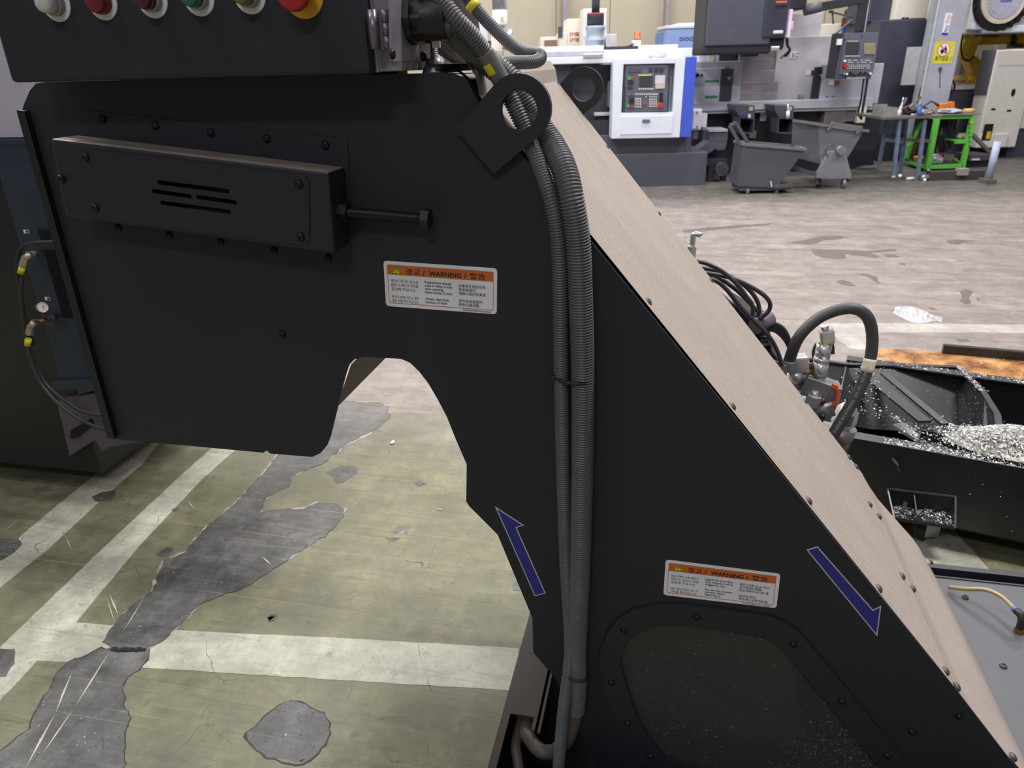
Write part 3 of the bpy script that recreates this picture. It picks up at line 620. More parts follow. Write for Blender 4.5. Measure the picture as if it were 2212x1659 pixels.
# levelling studs under the box
for x, y, yy in ((940, 152, .03), (966, 148, .20)):
    q = P(x, y, yy); q.z = zt - .002
    s_ = MB().cyl(q, q + V((0, 0, .012)), .017, .015, n=18); s_.rev(q, (0, 0, 1), [(.020, 0), (.019, .004), (.014, .014), (.013, .022)], 20)
    fo = s_.build('levelling_foot', M('foot_grey', (120, 116, 118), .35, .4), cbx)
    MB().ridged([q + V((0, 0, .018)), q + V((0, 0, .09))], .0052, .0025, .0006, 10).build('threaded_stud', STEEL, cbx)
MB().box((XB + .04, .02, zt + .04), (XB + .058, .16, zt + .25)).build('mounting_bracket', BLK2, cbx)
q = P(942, 90, .02); MB().box(q - V((.006, .001, .008)), q + V((.006, .001, .004))).build('bracket_tag', LWHT, cbx)
# back plate behind the hoses, mauve brown
bpp = MB().prism([P(985, -40, .42), P(1030, 26, .42), P(1035, 76, .42), P(1005, 150, .42), P(960, 150, .42), P(955, -40, .42)], (0, .01, 0))
bpp.build('rear_plate', M('mauve_plate', (128, 112, 112), .5, var=.06), cbx)
# ================================================================ CORRUGATED CONDUITS
def pth(q, n=8): return spline([P(x, y, yy) for x, y, yy in q], n)
thin = pth([(905, -40, -.03), (948, 0, -.035), (985, 42, -.035), (1020, 78, -.02), (1052, 122, .0), (1085, 178, .012), (1116, 240, .012), (1142, 300, .01), (1166, 360, -.010), (1188, 425, -.030), (1204, 500, -.030), (1210, 600, -.026), (1212, 800, -.024), (1216, 1000, -.022), (1222, 1200, -.022), (1232, 1380, -.024), (1228, 1450, -.032), (1217, 1540, -.045), (1208, 1640, -.055), (1203, 1720, -.06)])
def dust_conduit(name, pts, r, lab, pitch=.0043, amp=.0014, n=14, mat=COND):
    o = MB().ridged(pts, r, pitch, amp, n).build(name, mat, None, lab, 'hose'); return o
c1 = dust_conduit('corrugated_hose', thin, .0112, 'slim black corrugated hose, left of the two running down past the lifting lug')
big = pth([(927, 48, .0), (952, 55, .0), (985, 78, .005), (1020, 108, .018), (1060, 138, .034), (1098, 172, .042), (1130, 222, .040), (1160, 268, .036), (1192, 312, .022), (1218, 364, -.010), (1234, 430, -.030), (1248, 520, -.028), (1254, 640, -.026), (1259, 820, -.024), (1257, 1050, -.024), (1252, 1250, -.024), (1246, 1400, -.024), (1247, 1480, -.024), (1243, 1535, -.022)])
c2 = dust_conduit('corrugated_hose', big, .0180, 'thick black corrugated hose from the control box gland down the conveyor side', .0046, .0016, 16)
tail = pth([(1243, 1530, -.022), (1238, 1560, -.020), (1222, 1600, -.015), (1196, 1625, -.005)])[:-1] + spline([P(1196, 1625, -.005), Z(1168, 1622, .235), Z(1146, 1598, .225), Z(1136, 1572, .215), Z(1136, 1572, .215) + V((-.005, .12, -.03))], 8)
MB().tube(tail, .0155, 16).build('smooth_tail', M('smooth_hose_dusty', (96, 88, 82), .5, var=.12), c2, label='smooth dusty hose end entering the tank')
# looped hose behind
loop = pth([(905, 30, .12), (925, 70, .13), (960, 108, .15), (1005, 132, .18), (1060, 137, .22), (1110, 135, .26), (1150, 134, .29), (1166, 128, .315), (1166, 118, .33), (1150, 115, .335), (1130, 112, .34), (1105, 98, .34), (1070, 65, .34), (1035, 28, .34), (1005, -10, .34), (980, -50, .34)])
c3 = dust_conduit('corrugated_hose', loop, .0105, 'grey corrugated hose that loops round on the top of the cover', .0044, .0012)
def sleeve(par, pts, i0, i1, r, lab, ty=None):
    seg = pts[i0:i1]; MB().tube(seg, r, 18).build('sleeve', M('sleeve_grey', (110, 106, 104), .35, var=.1), par)
    if ty:
        k = (i0 + i1) // 2; p = pts[k]; d = (pts[k + 1] - pts[k - 1]).normalized(); ang = ty
        s_ = []
        for t in range(-3, 4): s_.append(t)
        tocam = (CAM - p); tocam = (tocam - d * tocam.dot(d)).normalized(); sx = d.cross(tocam)
        vs = []
        for t in range(-4, 5):
            a = ang + t * .14; rr = r + .0006
            for e in (-.008, .008): vs.append(p + d * e + (tocam * math.cos(a) + sx * math.sin(a)) * rr)
        mb = MB(); mb.add(vs, [(2 * i, 2 * i + 1, 2 * i + 3, 2 * i + 2) for i in range(8)]); mb.build('yellow_tag', YELL, par)
sleeve(c1, thin, 30, 41, .0128, 's', .7); sleeve(c2, big, 44, 48, .0185, 's')
k = min(range(len(loop)), key=lambda i: (loop[i] - P(1022, 16, .34)).length)
MB().tube([loop[k] - (loop[k + 1] - loop[k - 1]).normalized() * .006, loop[k] + (loop[k + 1] - loop[k - 1]).normalized() * .008], .0128, 16).build('yellow_tag', YELL, c3)
def tie(cx, cy, hw, yy, lab, dy=0, r2=.019):
    c = P(cx, cy, yy); x0 = P(cx - hw, cy, yy).x; x1 = P(cx + hw, cy, yy).x; a = (x1 - x0) / 2
    pts = [c + V((a * math.cos(t), r2 * math.sin(t), dy * math.cos(t))) for t in [2 * math.pi * i / 28 for i in range(28)]]
    t_ = MB().tube(pts, .0028, 8, True, .5, (0, 0, 1)).build('cable_tie', BLKP, None, lab, 'cable tie')
    q = c + V((-a - .003, -.006, -dy)); MB().box(q - V((.005, .004, .004)), q + V((.004, .004, .004))).build('tie_head', BLKP, t_, bevel=.001)
tie(1241, 817, 41, -.024, 'black cable tie round both hoses at mid height of the conveyor', -.002, .022)
tie(1245, 1453, 26, -.026, 'black cable tie round the hoses near the tank', -.004, .022)
# ================================================================ TANK UNDER THE CONVEYOR
ZT = .25
TB = M('tank_brown_paint', (88, 78, 72), .55, var=.12, scale=6, spec=.4)
TG = M('tank_grey_paint', (78, 79, 83), .45, var=.12, scale=5)
tank = thing('coolant_tank', (.6, .3, 0), 'low dusty coolant tank that the conveyor foot stands in', 'tank')
xl = Z(1148, 1312, ZT).x; xi = xl + .075; yfar = .79; ynear = -.32; xr = 2.2
def plate(name, x0, x1, y0, y1, m, z0=ZT - .004, z1=ZT): return MB().box((x0, y0, z0), (x1, y1, z1)).build(name, m, tank)
c0 = Z(1110, 1570, ZT); 
plate('left_rim', xl, xi, .06, yfar, TB); plate('left_rim', xl, xl + .018, ynear, .06, TB); plate('left_rim', xl + .018, xi, ynear, -.16, TB)
plate('front_plate', xi, .35, ynear, -.075, TB)
plate('cover_plate', P(2042, 1246, .75).x - .03, xr, ynear, yfar - .05, TG)
MB().box((xi - .002, .02, ZT), (xi + .006, yfar, ZT + .006)).build('groove_lip', TB, tank); MB().box((xi + .012, .02, ZT - .004), (xi + .018, yfar, ZT + .002)).build('groove_lip', TB, tank)
MB().box((xl, ynear, .0), (xl + .004, yfar, ZT - .004)).build('side_wall', TB, tank)
MB().box((xl, ynear, .0), (xr, ynear + .004, ZT - .004)).build('side_wall', TB, tank)
MB().box((xl + .004, yfar - .004, .0), (xr, yfar, ZT - .004)).build('side_wall', BLK2, tank)
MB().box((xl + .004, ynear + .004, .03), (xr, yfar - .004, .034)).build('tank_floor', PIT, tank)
MB().box((P(2042, 1246, .75).x - .1, yfar - .016, ZT - .03), (xr, yfar + .004, ZT + .006)).build('black_lip', BLKM, tank)
MB().box((P(2042, 1246, .75).x - .03, yfar - .052, ZT), (xr, yfar - .046, ZT + .003)).build('seam_bar', BLKM, tank)
for x, y in ((2085, 1291), (2167, 1440)): place('bolt', BMD, Z(x, y, ZT), Matrix.Identity(3), tank)
random.seed(5)
# air tube on the tank cover
q = [Z(2050, 1268, ZT + .012), Z(2085, 1272, ZT + .03), Z(2130, 1274, ZT + .05), Z(2165, 1290, ZT + .055), Z(2192, 1316, ZT + .05)]
tubo = MB().tube(spline(q, 6), .0058, 12).build('air_tube', M('tan_tube', (178, 160, 120), .3, trans=.3, var=.1), None, 'tan translucent air tube with elbow fitting on the grey tank cover', 'tube')
e = q[-1]; d = (q[-1] - q[-2]).normalized()
MB().cyl(e - d * .004, e + d * .006, .0085, n=16).build('blue_collar', M('collar_blue', (70, 110, 190), .4), tubo)
MB().tube(spline([e + d * .004, e + d * .018, e + d * .026 - V((0, 0, .01)), V(e + d * .028) * 1 - V((0, 0, .032))], 5), .0095, 14).build('elbow_fitting', BLKP, tubo)
f_ = e + d * .028; f_.z = ZT; MB().cyl(f_, f_ + V((0, 0, .014)), .012, n=6, sm=False).build('brass_nut', BRASS, tubo)
# pipe stub in the recess
pp = spline([Z(1130, 1720, ZT - .10), Z(1118, 1640, ZT - .06), Z(1116, 1600, ZT - .05), Z(1116, 1600, ZT - .05) + V((0, .15, -.01))], 5)
MB().tube(pp, .012, 12).build('recess_pipe', M('smooth_hose_dusty', (96, 88, 82)), tank)
# ================================================================ MACHINE AT THE LEFT
yl = .98
lm = thing('left_machine', (-2.2, 1.3, 0), 'large dark machine with lavender upper panel and louvred navy side, left edge', 'machine')
def LP(px, py, dy=0): return P(px, py, yl + dy)
a = LP(-60, 298); b = LP(150, 292)
MB().box((a.x - 1.2, yl + .02, LP(20, 298).z), (b.x, yl + .9, 2.1)).build('upper_panel', LAV, lm)
z0 = LP(118, 835).z
MB().box((LP(-26, 300).x, yl, z0), (b.x + .1, yl + .7, LP(20, 298).z - .004)).build('navy_side', LNV, lm, bevel=.004)
MB().box((LP(-26, 300).x, yl - .004, LP(20, 312).z), (b.x + .1, yl, LP(20, 298).z - .004)).build('top_lip', LNV, lm)
MB().box((LP(-90, 300).x - 1.2, yl + .06, .10), (LP(-26, 300).x - .002, yl + .7, LP(20, 298).z - .004)).build('black_side', BLK2, lm)
# lower front in front of the hoses
MB().prism([Z(-80, 1000, .07) + V((0, 0, 0)), Z(148, 978, .07), Z(148, 978, .07) + V((0, 0, .30)), Z(-80, 1000, .07) + V((0, 0, .30))], (0.0, .55, 0)).build('lower_guard', BLKM, lm)
BRK = M('bracket_mauve', (92, 84, 92), .5, var=.15, scale=10)
MB().prism([P(122, 868, 1.0), P(200, 850, 1.0), P(330, 850, 1.0), P(330, 950, 1.0), P(236, 966, 1.0), P(220, 976, 1.0), P(206, 950, 1.0), P(150, 985, 1.0), P(138, 930, 1.0)], (0, .04, 0)).build('foot_bracket', BRK, lm)
MB().prism([P(152, 930, .995), P(196, 905, .995), P(202, 918, .995), P(168, 945, .995), P(152, 948, .995)], (0, .005, 0)).build('bracket_slot', PIT, lm)
MB().bar(P(118, 832, .97), P(330, 822, .97), .03, .03).build('cross_rail', LNV, lm)
MB().prism([P(125, 800, .99), P(160, 797, .99), P(135, 825, .99)], (0, .02, 0)).build('gusset', BRK, lm)
for k in range(44):
    y = 497 + k * 4.4; x0 = 80 + (y - 497) * .29
    if 520 < y < 538: continue
    MB().box(tuple(LP(x0, y, -.0045)), tuple(LP(x0 + 30, y, -.0045) + V((0, .005, .0022)))).build('louvre_slot', PIT, lm)
for x, y in ((57, 500), (103, 645)):
    c = LP(x, y, -.001); t_ = MB().box(c - V((.011, .001, .006)), c + V((.011, 0, .006))).build('small_sticker', LWHT, lm); MB().box(c - V((.001, .0016, .004)), c + V((.009, .001, .004))).build('sticker_print', LINK, t_)
YB = M('band_yellow', (214, 200, 40), .5, var=.1, scale=80); HOSE = M('rubber_hose', (48, 47, 48), .45, var=.12, scale=30)
FIT = M('nickel_fitting', (178, 168, 150), .35, .6, var=.2, scale=60)
def L3(q, n=6): return spline([P(x, y, yy) for x, y, yy in q], n)
h1 = MB().tube(L3([(140, 523, .92), (100, 523, .91), (62, 527, .90), (42, 541, .90), (37, 575, .90), (42, 620, .90), (55, 690, .90), (70, 745, .9)]), .0068, 10).build('rubber_hose', HOSE, None, 'black rubber hose bending out of the navy louvred panel, uppermost', 'hose')
h2 = MB().tube(L3([(48, 588, .88), (45, 640, .88), (52, 700, .88), (70, 770, .88), (100, 830, .87), (150, 872, .86), (190, 892, .86), (260, 902, .86)]), .0065, 10).build('rubber_hose', HOSE, None, 'black hose from the upper elbow fitting sagging behind the conveyor', 'hose')
h3 = MB().tube(L3([(60, 738, .86), (66, 775, .86), (90, 830, .85), (130, 875, .84), (180, 910, .84), (225, 926, .84), (280, 935, .84)]), .0065, 10).build('rubber_hose', HOSE, None, 'black hose from the lower elbow fitting sagging lowest behind the conveyor', 'hose')
def fit(par, a, b, cst, ylab):
    MB().cyl(a, b, .011, n=14).build('fitting_stub', FIT, par); MB().tube(spline([b, b + (b - a).normalized() * .012 - V((0, 0, .004)), cst[0]], 4), .011, 12).build('elbow_fitting', FIT, par)
    MB().rev(cst[0], cst[1] - cst[0], [(.012, -.004), (.012, .014), (.010, .015), (.0125, .016), (.0125, .03)], 6, False).build('fitting_nut', FIT, par)
    e = cst[1]; d = (cst[1] - cst[0]).normalized(); MB().cyl(e - d * .004, e + d * .022, .0105, n=14).build('yellow_band', YB, par); return e + d * .022
fit(h2, P(76, 548, .97), P(62, 550, .90), (P(54, 558, .885), P(48, 578, .88)), 1)
fit(h3, P(82, 696, .93), P(72, 697, .875), (P(66, 706, .865), P(61, 734, .86)), 1)
MB().cyl(P(116, 686, .97), P(82, 696, .90), .0075, n=12).build('copper_tee', COPP, h3); MB().cyl(P(116, 684, .99), P(112, 686, .955), .011, n=14).build('fitting_collar', M('collar_dark', (70, 62, 58), .5, .4), h3)
gc = P(92, 664, .88); ga = (CAM - gc).normalized(); ga = (ga + V((.55, 0, 0))).normalized()
gauge = MB().rev(gc - ga * .022, ga, [(.0155, 0), (.0165, .002), (.0165, .020), (.0175, .021), (.0175, .026), (.0155, .027), (.0150, .0245)], 24).build('pressure_gauge', CHR, None, 'small round chrome pressure gauge on the left machine', 'gauge')
MB().cyl(gc + ga * .0, gc + ga * .0035, .0150, n=24).build('dial', M('dial_white', (214, 212, 208), .4), gauge)
gx, gy = frame(ga); MB().bar(gc + ga * .0045 - V((0, 0, .006)), gc + ga * .0045 + V((.004, 0, .009)), .0014, .0006).build('needle', LINK, gauge)
MB().cyl(gc - V((0, 0, .014)) - ga * .01, P(98, 690, .9), .006, n=10).build('gauge_stem', COPP, gauge)
# ================================================================ CHIP TANK WITH SWARF, RIGHT
TO = V((1.007, 1.247, 0)); TE = V((math.cos(math.radians(14.65)), -math.sin(math.radians(14.65)), 0)); TN = V((math.sin(math.radians(14.65)), math.cos(math.radians(14.65)), 0))
def T(e, n, z): return TO + TE * e + TN * n + V((0, 0, z))
def FP(px, py, dn=0.):                       # on the front face of the tank
    r = ray(px, py); o = TO + TN * dn; return CAM + r * ((o - CAM).dot(TN) / r.dot(TN))
def tb(mb, e0, e1, n0, n1, z0, z1): return mb.hexa([T(e0, n0, z0), T(e1, n0, z0), T(e1, n1, z0), T(e0, n1, z0), T(e0, n0, z1), T(e1, n0, z1), T(e1, n1, z1), T(e0, n1, z1)])
TBK = M('tank_black_oily', (40, 42, 46), .35, var=.2, scale=12, spec=.5)
CHIP = M('aluminium_chips', (236, 236, 230), .3, .25, var=.3, scale=90)
CHIPY = M('oily_chips', (112, 110, 102), .4, .5, var=.3, scale=90)
ct = thing('chip_tank', T(.2, .4, 0), 'black open chip tank on casters holding bright metal swarf', 'tank')
e0, e1, zt_ = -.42, .95, .365; dep = .78
def k_(px, py, z): p = Z(px, py, z) - TO; return p.dot(TE), p.dot(TN)
pk = [FP(1917, 1055), FP(2064, 1072), FP(2066, 1136), FP(1925, 1118)]
fo = [T(e0, 0, .09), T(e1, 0, .09), T(e1, 0, zt_), T(e0, 0, zt_)]
MB().prism(fo, TN * .006).build('front_wall', TBK, ct)
tb(MB(), e0, e1, dep, dep + .006, .09, zt_).build('back_wall', TBK, ct); tb(MB(), e0, e0 + .006, 0, dep, .09, zt_).build('side_wall', TBK, ct); tb(MB(), e1 - .006, e1, 0, dep, .09, zt_).build('side_wall', TBK, ct)
tb(MB(), e0, e1, 0, dep, .09, .096).build('tank_bottom', PIT, ct)
ledge = .10
tb(MB(), e0, e1, .006, ledge, zt_ - .03, zt_ - .022).build('front_ledge', TBK, ct); tb(MB(), e0, e1, dep - .035, dep + .02, zt_, zt_ + .006).build('back_rim', TBK, ct)
op = [k_(x, y, zt_) for x, y in ((1832, 789), (2068, 795), (2124, 850))]
rim = [(op[0][0] - .25, op[0][1])] + op + [(op[2][0] + .03, op[2][1] - .2), (op[2][0] + .02, ledge)]
low = [(e * .8 + .04, n * .62 + .10) for e, n in rim]
mb = MB(); n_ = len(rim)
mb.add([T(e, n, zt_) for e, n in rim] + [T(e, n, .16) for e, n in low] + [T(e + .004, n + .004, zt_) for e, n in rim], [(i, i + 1, i + 1 + n_, i + n_) for i in range(n_ - 1)])
mb.build('chute_wall', TBK, ct)
for (a, b) in zip(rim[:-1], rim[1:]): MB().bar(T(*a, zt_ + .004), T(*b, zt_ + .004), .022, .008).build('chute_rim', TBK, ct)
MB().prism([T(op[2][0] + .005, op[2][1] - .01, zt_), T(op[2][0] + .03, op[2][1] - .2, zt_ - .02), T(op[2][0] + .034, op[2][1] - .25, zt_ - .14), T(op[2][0] + .01, op[2][1] - .25, zt_ - .16)], TE * .005).build('edge_plate', BLKM, ct)
MB().bar(T(-.20, .40, .26), T(.10, .14, .22), .04, .012).build('inner_rail', GALV, ct); MB().bar(T(-.08, .42, .24), T(.22, .18, .20), .03, .012).build('inner_rail', TBK, ct)
MB().bar(T(-.35, .66, .36), T(-.12, .25, .36), .05, .008).build('side_rail', TBK, ct); MB().bar(T(-.27, .66, .365), T(-.05, .3, .34), .03, .008).build('side_rail', TBK, ct)
RST = M('rust_stain', (120, 62, 28), .6, var=.3, scale=10)
MB().bar(T(-.06, .24, .20), T(.02, .17, .195), .10, .004).build('rust_plate', RST, ct)
tb(MB(), e0 + .3, e1, .30, .34, .2, .30).build('mid_baffle', TBK, ct)
# drip pocket on the front
pd = .09
zf = FP(2010, 1105).z; bl, br = FP(1925, 1096), FP(2046, 1110); fl_, fr2 = Z(1932, 1121, zf), Z(2063, 1140, zf)
MB().prism([bl, br, fr2, fl_], V((0, 0, -.004))).build('pocket_floor', TBK, ct); MB().prism([pk[1], br, fr2], TE * .003).build('pocket_end', TBK, ct); MB().prism([pk[0], bl, fl_], TE * .003).build('pocket_end', TBK, ct)
MB().bar(fl_, fr2, .003, .012).build('pocket_lip', TBK, ct)
fr_ = MB()
FRM = M('pocket_edge', (96, 98, 104), .4, .4)
for a, b in ((pk[0], pk[1]), (pk[1], fr2), (pk[0], fl_)): MB().bar(a - TN * .003, b - TN * .003, .005, .005).build('pocket_edge', FRM, ct)
a = FP(1973, 1066); b = FP(1976, 1101); MB().prism([a, b, lerp(fl_, fr2, .38), lerp(fl_, fr2, .34) + V((0, 0, .03))], TE * .004).build('pocket_divider', FRM, ct)
MB().bar(FP(1957, 1085, -.02), FP(1949, 1108, -.05), .012, .006).build('pocket_strip', TBK, ct)
MB().bar(FP(1928, 990, -.004), FP(1938, 1003, -.012), .012, .003).build('strap', FRM, ct); MB().bar(FP(1938, 1003, -.012), FP(1942, 1018, -.004), .012, .003).build('strap', FRM, ct)
cc = Z(1998, 1165, 0); MB().cyl(cc + V((-.03, .02, .045)), cc + V((.0, -.005, .045)), .044, n=20).build('caster_wheel', BLKP, ct)
MB().bar(cc + V((.012, -.012, .02)), cc + V((.012, -.012, .09)), .05, .006).build('caster_fork', STEEL, ct)
cc2 = T(.85, .1, 0); MB().cyl(cc2 + V((-.015, 0, .045)), cc2 + V((.015, 0, .045)), .044, n=20).build('caster_wheel', BLKP, ct); MB().bar(cc2 + V((.02, 0, .02)), cc2 + V((.02, 0, .09)), .05, .006).build('caster_fork', STEEL, ct)
for ee in (-.3, .85): q = T(ee, .7, 0); MB().cyl(q + V((-.015, 0, .045)), q + V((.015, 0, .045)), .044, n=16).build('caster_wheel', BLKP, ct); MB().bar(q + V((.02, 0, .02)), q + V((.02, 0, .09)), .05, .006).build('caster_fork', STEEL, ct)
# swarf
random.seed(11)
def swarf(pts, s0, s1, mat, name, lab, cat='metal swarf'):
    mb = MB()
    for p in pts: flake(mb, p, random.uniform(s0, s1))
    return mb.build(name, mat, None, lab, cat, kind='stuff', weld=False)
hc = k_(2150, 955, zt_)
def heap():
    pts = []
    for i in range(11000):
        r = abs(random.gauss(0, .085)); a = random.uniform(0, 6.283); e = hc[0] + .06 + r * 1.5 * math.cos(a); n = hc[1] + r * .8 * math.sin(a)
        if n < .004: n = random.uniform(.004, .03)
        h = .085 * math.exp(-(r / .11) ** 2) + random.uniform(0, .006)
        if e < e1 - .02: pts.append(T(e, n, zt_ - .02 + h))
    return pts
hp = heap(); mdm = MB()
gr = 14; vs = []; 
for i in range(gr):
    for j in range(gr):
        rr_ = .14 * i / (gr - 1); aa_ = 6.2832 * j / gr; e = hc[0] + .06 + rr_ * 1.5 * math.cos(aa_); n = max(.008, hc[1] + rr_ * .8 * math.sin(aa_)); r = rr_
        vs.append(T(e, n, zt_ - .024 + .085 * math.exp(-(r / .11) ** 2)))
mdm.add(vs, [(i * gr + j, (i + 1) * gr + j, (i + 1) * gr + (j + 1) % gr, i * gr + (j + 1) % gr) for i in range(gr - 1) for j in range(gr)])
sw = swarf(hp, .0020, .0050, CHIP, 'swarf_heap', 'glittering heap of metal chips at the right end of the black chip tank')
mdm.build('heap_core', CHIPY, sw)
pts = []
for i in range(2400):
    e = random.uniform(-.25, .55); n = random.betavariate(1.2, 2.0) * .095 + .005; pts.append(T(e, n, zt_ - .020 + random.uniform(0, .004)))
for i in range(420): pts.append(T(random.uniform(-.3, .45), random.uniform(dep - .03, dep + .015), zt_ + .008))
for i in range(500):
    t = random.random(); e = rim[0][0] + .02 + random.gauss(0, .05); pts.append(T(-.22 + t * .33 + random.gauss(0, .012), .44 - t * .30 + random.gauss(0, .02), .28 - .05 * t))
for i in range(260): pts.append(T(random.gauss(-.33, .05), random.uniform(.2, .75), zt_ + .002))
for i in range(240):
    a, b = rim[2], rim[3]; t = random.random(); pts.append(T(a[0] + (b[0] - a[0]) * t + random.gauss(0, .008), a[1] + (b[1] - a[1]) * t, zt_ + .010))
swarf(pts, .0018, .0042, CHIP, 'swarf', 'bright chips strewn on the ledges and rails of the black chip tank')
pts = []
for i in range(520):
    t = random.random(); p = lerp(lerp(bl, br, t), lerp(fl_, fr2, t), random.betavariate(1, 1.6)); p.z += .003 + (random.random() ** 2) * .012; pts.append(p)
swarf(pts, .0014, .0036, CHIP, 'swarf', 'chips lying in the small drip pocket on the front of the chip tank')
mbk = MB()
for i in range(800):
    e = random.uniform(-.05, .38); mbk_n = dep - .002 if random.random() < .2 else None
    t = random.random(); s_ = random.random(); i0 = random.choice((1, 1, 1, 2, 3)); a = lerp(T(*rim[i0], zt_), T(*rim[i0 + 1], zt_), t); b = lerp(T(*low[i0], .16), T(*low[i0 + 1], .16), t)
    p = lerp(a, b, s_); p = p + (CAM - p).normalized() * .003; flake(mbk, p, random.uniform(.0008, .0018))
for i in range(16): flake(mbk, T(random.uniform(-.2, .4), -.0012, random.uniform(.12, .34)), random.uniform(.001, .0025))
mbk.build('clinging_chips', CHIP, ct, kind='stuff', weld=False)
# rusty tray behind
RT_ = bpy.data.materials.new('rusty_oily_steel'); RT_.use_nodes = True; nt = RT_.node_tree
n1 = nd(nt, 'ShaderNodeTexNoise', Scale=6., Detail=9., Roughness=.7); g_ = nd(nt, 'ShaderNodeNewGeometry'); nt.links.new(g_.outputs['Position'], n1.inputs['Vector'])
cr = nd(nt, 'ShaderNodeValToRGB'); cr.color_ramp.elements[0].position = .38; cr.color_ramp.elements[0].color = lin((92, 58, 32)); cr.color_ramp.elements[1].position = .66; cr.color_ramp.elements[1].color = lin((204, 164, 108))
e_ = cr.color_ramp.elements.new(.5); e_.color = lin((158, 108, 58)); nt.links.new(n1.outputs[0], cr.inputs[0]); nt.links.new(cr.outputs[0], nt.nodes['Principled BSDF'].inputs['Base Color']); nt.nodes['Principled BSDF'].inputs['Roughness'].default_value = .35
zr = .18
rt = thing('rusty_tray', Z(2080, 800, 0), 'rust brown oily steel tray behind the black chip tank', 'tray')
q = [Z(1880, 751, zr), Z(2250, 771, zr), Z(2250, 835, zr), Z(2105, 830, zr), Z(1880, 800, zr)]
MB().prism(q, V((0, 0, -.006))).build('tray_plate', RT_, rt)
MB().bar(Z(2036, 754, zr + .02), Z(2260, 774, zr + .02), .03, .05).build('tray_lip', TBK, rt)
MB().prism([p - V((0, 0, .006)) for p in (q[0], q[1])] + [V((q[1].x, q[1].y, 0)), V((q[0].x, q[0].y, 0))], (0, .01, 0)).build('tray_skirt', TBK, rt)
a, b = Z(2115, 835, .30), Z(2240, 848, .30)
MB().bar(T(.26, dep + .10, .34), T(.95, dep + .10, .34), .13, .01).build('tray_channel', TBK, rt)
swarf([Z(random.uniform(1900, 2212), random.uniform(762, 826), zr + .003) for i in range(160)], .0015, .004, CHIP, 'swarf', 'loose bright chips sprinkled over the rusty tray')
# ================================================================ HOSE LOOP AND FITTINGS BEHIND THE COVER
yq = 1.0
hl = spline([P(x, y, yy) for x, y, yy in ((1700, 800, .98), (1708, 770, .98), (1726, 728, .98), (1762, 692, .99), (1805, 671, 1.0), (1845, 667, 1.0), (1873, 684, 1.0), (1884, 722, 1.0), (1880, 775, .99), (1862, 830, .97), (1836, 878, .95), (1808, 925, .93), (1790, 955, .92))], 8)
loop_h = MB().tube(hl, .0165, 18).build('rubber_hose', M('hose_dark_grey', (66, 66, 68), .5, var=.06), None, 'thick dark grey rubber hose arching in a loop behind the brown cover', 'hose')
MB().tube(hl[:7], .0185, 18).build('hose_ferrule', GALV, loop_h)
i0 = min(range(len(hl)), key=lambda i: (hl[i] - P(1874, 788, .99)).length)
MB().tube(hl[i0 - 2:i0 + 3], .0172, 20).build('paper_label', M('cream_paper', (222, 212, 184), .6), loop_h)
def alongtext(s, ia, ib, h, mat, lift=.0175, par=None, width=None, name='lettering'):
    a, b = hl[ia], hl[ib]; d = (b - a).normalized(); o = a + (b - a) * .05; tc_ = (CAM - (a + b) / 2); tc_ = (tc_ - d * tc_.dot(d)).normalized(); yv = tc_.cross(d)
    text(s, o - yv * h * .45, d, yv, h, mat, par or loop_h, lift=lift, width=width or (b - a).length * .9, name=name)
ORAN = M('print_orange', (230, 120, 50), .5); PRW = M('print_pale', (150, 152, 158), .6)
nH = len(hl)
jj = lambda px, py: min(range(nH), key=lambda i: (hl[i] - P(px, py, .95)).length)
alongtext('MADE IN KOREA', nH - 6, nH - 20, .0075, PRW); alongtext('23. 01. 05/25. 0', nH - 20, nH - 31, .0075, PRW)
vm_ = thing('valve_manifold', P(1775, 860, yq) - V((0, 0, .1)), 'cluster of chrome fittings, grey block and orange lever valve inside the hose loop', 'valve')
def cy(a, b, r, m, nm, n=14, sm=True, r1=None, par=None): return MB().cyl(a, b, r, r1, n, sm).build(nm, m, par or vm_)
Q = lambda x, y, d=0: P(x, y, yq + d)
for (x0, y0, x1, y1, r, nn) in ((1765, 846, 1770, 812, .019, 20), (1770, 812, 1774, 780, .0215, 20), (1774, 780, 1776, 771, .0225, 20), (1776, 771, 1781, 742, .0215, 20)): cy(Q(x0, y0), Q(x1, y1), r, CHR, 'column_section', nn)
cy(Q(1781, 742), Q(1782, 739), .019, M('band_lime', (190, 210, 60), .5), 'lime_ring', 20)
MB().obox(Q(1786, 726), V((.019, 0, .004)), V((0, .019, 0)), V((-.004, 0, .022))).build('hex_cap', CHR, vm_, bevel=.006); cy(Q(1783, 716), Q(1781, 704), .011, CHR, 'cap_stub')
MB().tube(spline([Q(1762, 790, .03), Q(1758, 760, .04), Q(1770, 740, .04), Q(1795, 742, .04), Q(1799, 765, .03)], 6), .006, 10).build('black_lead', BLKP, vm_)
MB().obox(Q(1726, 785), V((.026, .0, .004)), V((0, .022, 0)), V((-.004, 0, .026))).build('elbow_block', CHR, vm_, bevel=.007); cy(Q(1722, 800), Q(1718, 824), .022, CHR, 'elbow_leg', 18); cy(Q(1718, 824), Q(1715, 838), .019, GALV, 'elbow_nut', 6, False)
cy(Q(1735, 792), Q(1765, 790), .011, COPP, 'cross_pipe'); cy(Q(1732, 816), Q(1770, 806), .012, CHR, 'cross_pipe'); cy(Q(1752, 800), Q(1764, 812), .015, BRASS, 'brass_tee', 6, False)
cy(Q(1764, 846), Q(1762, 856), .024, BRASS, 'brass_flange', 8, False)
MB().obox(Q(1770, 838), V((.05, 0, -.016)), V((0, .03, 0)), V((.009, 0, .028))).build('valve_block', GALV, vm_, bevel=.003)
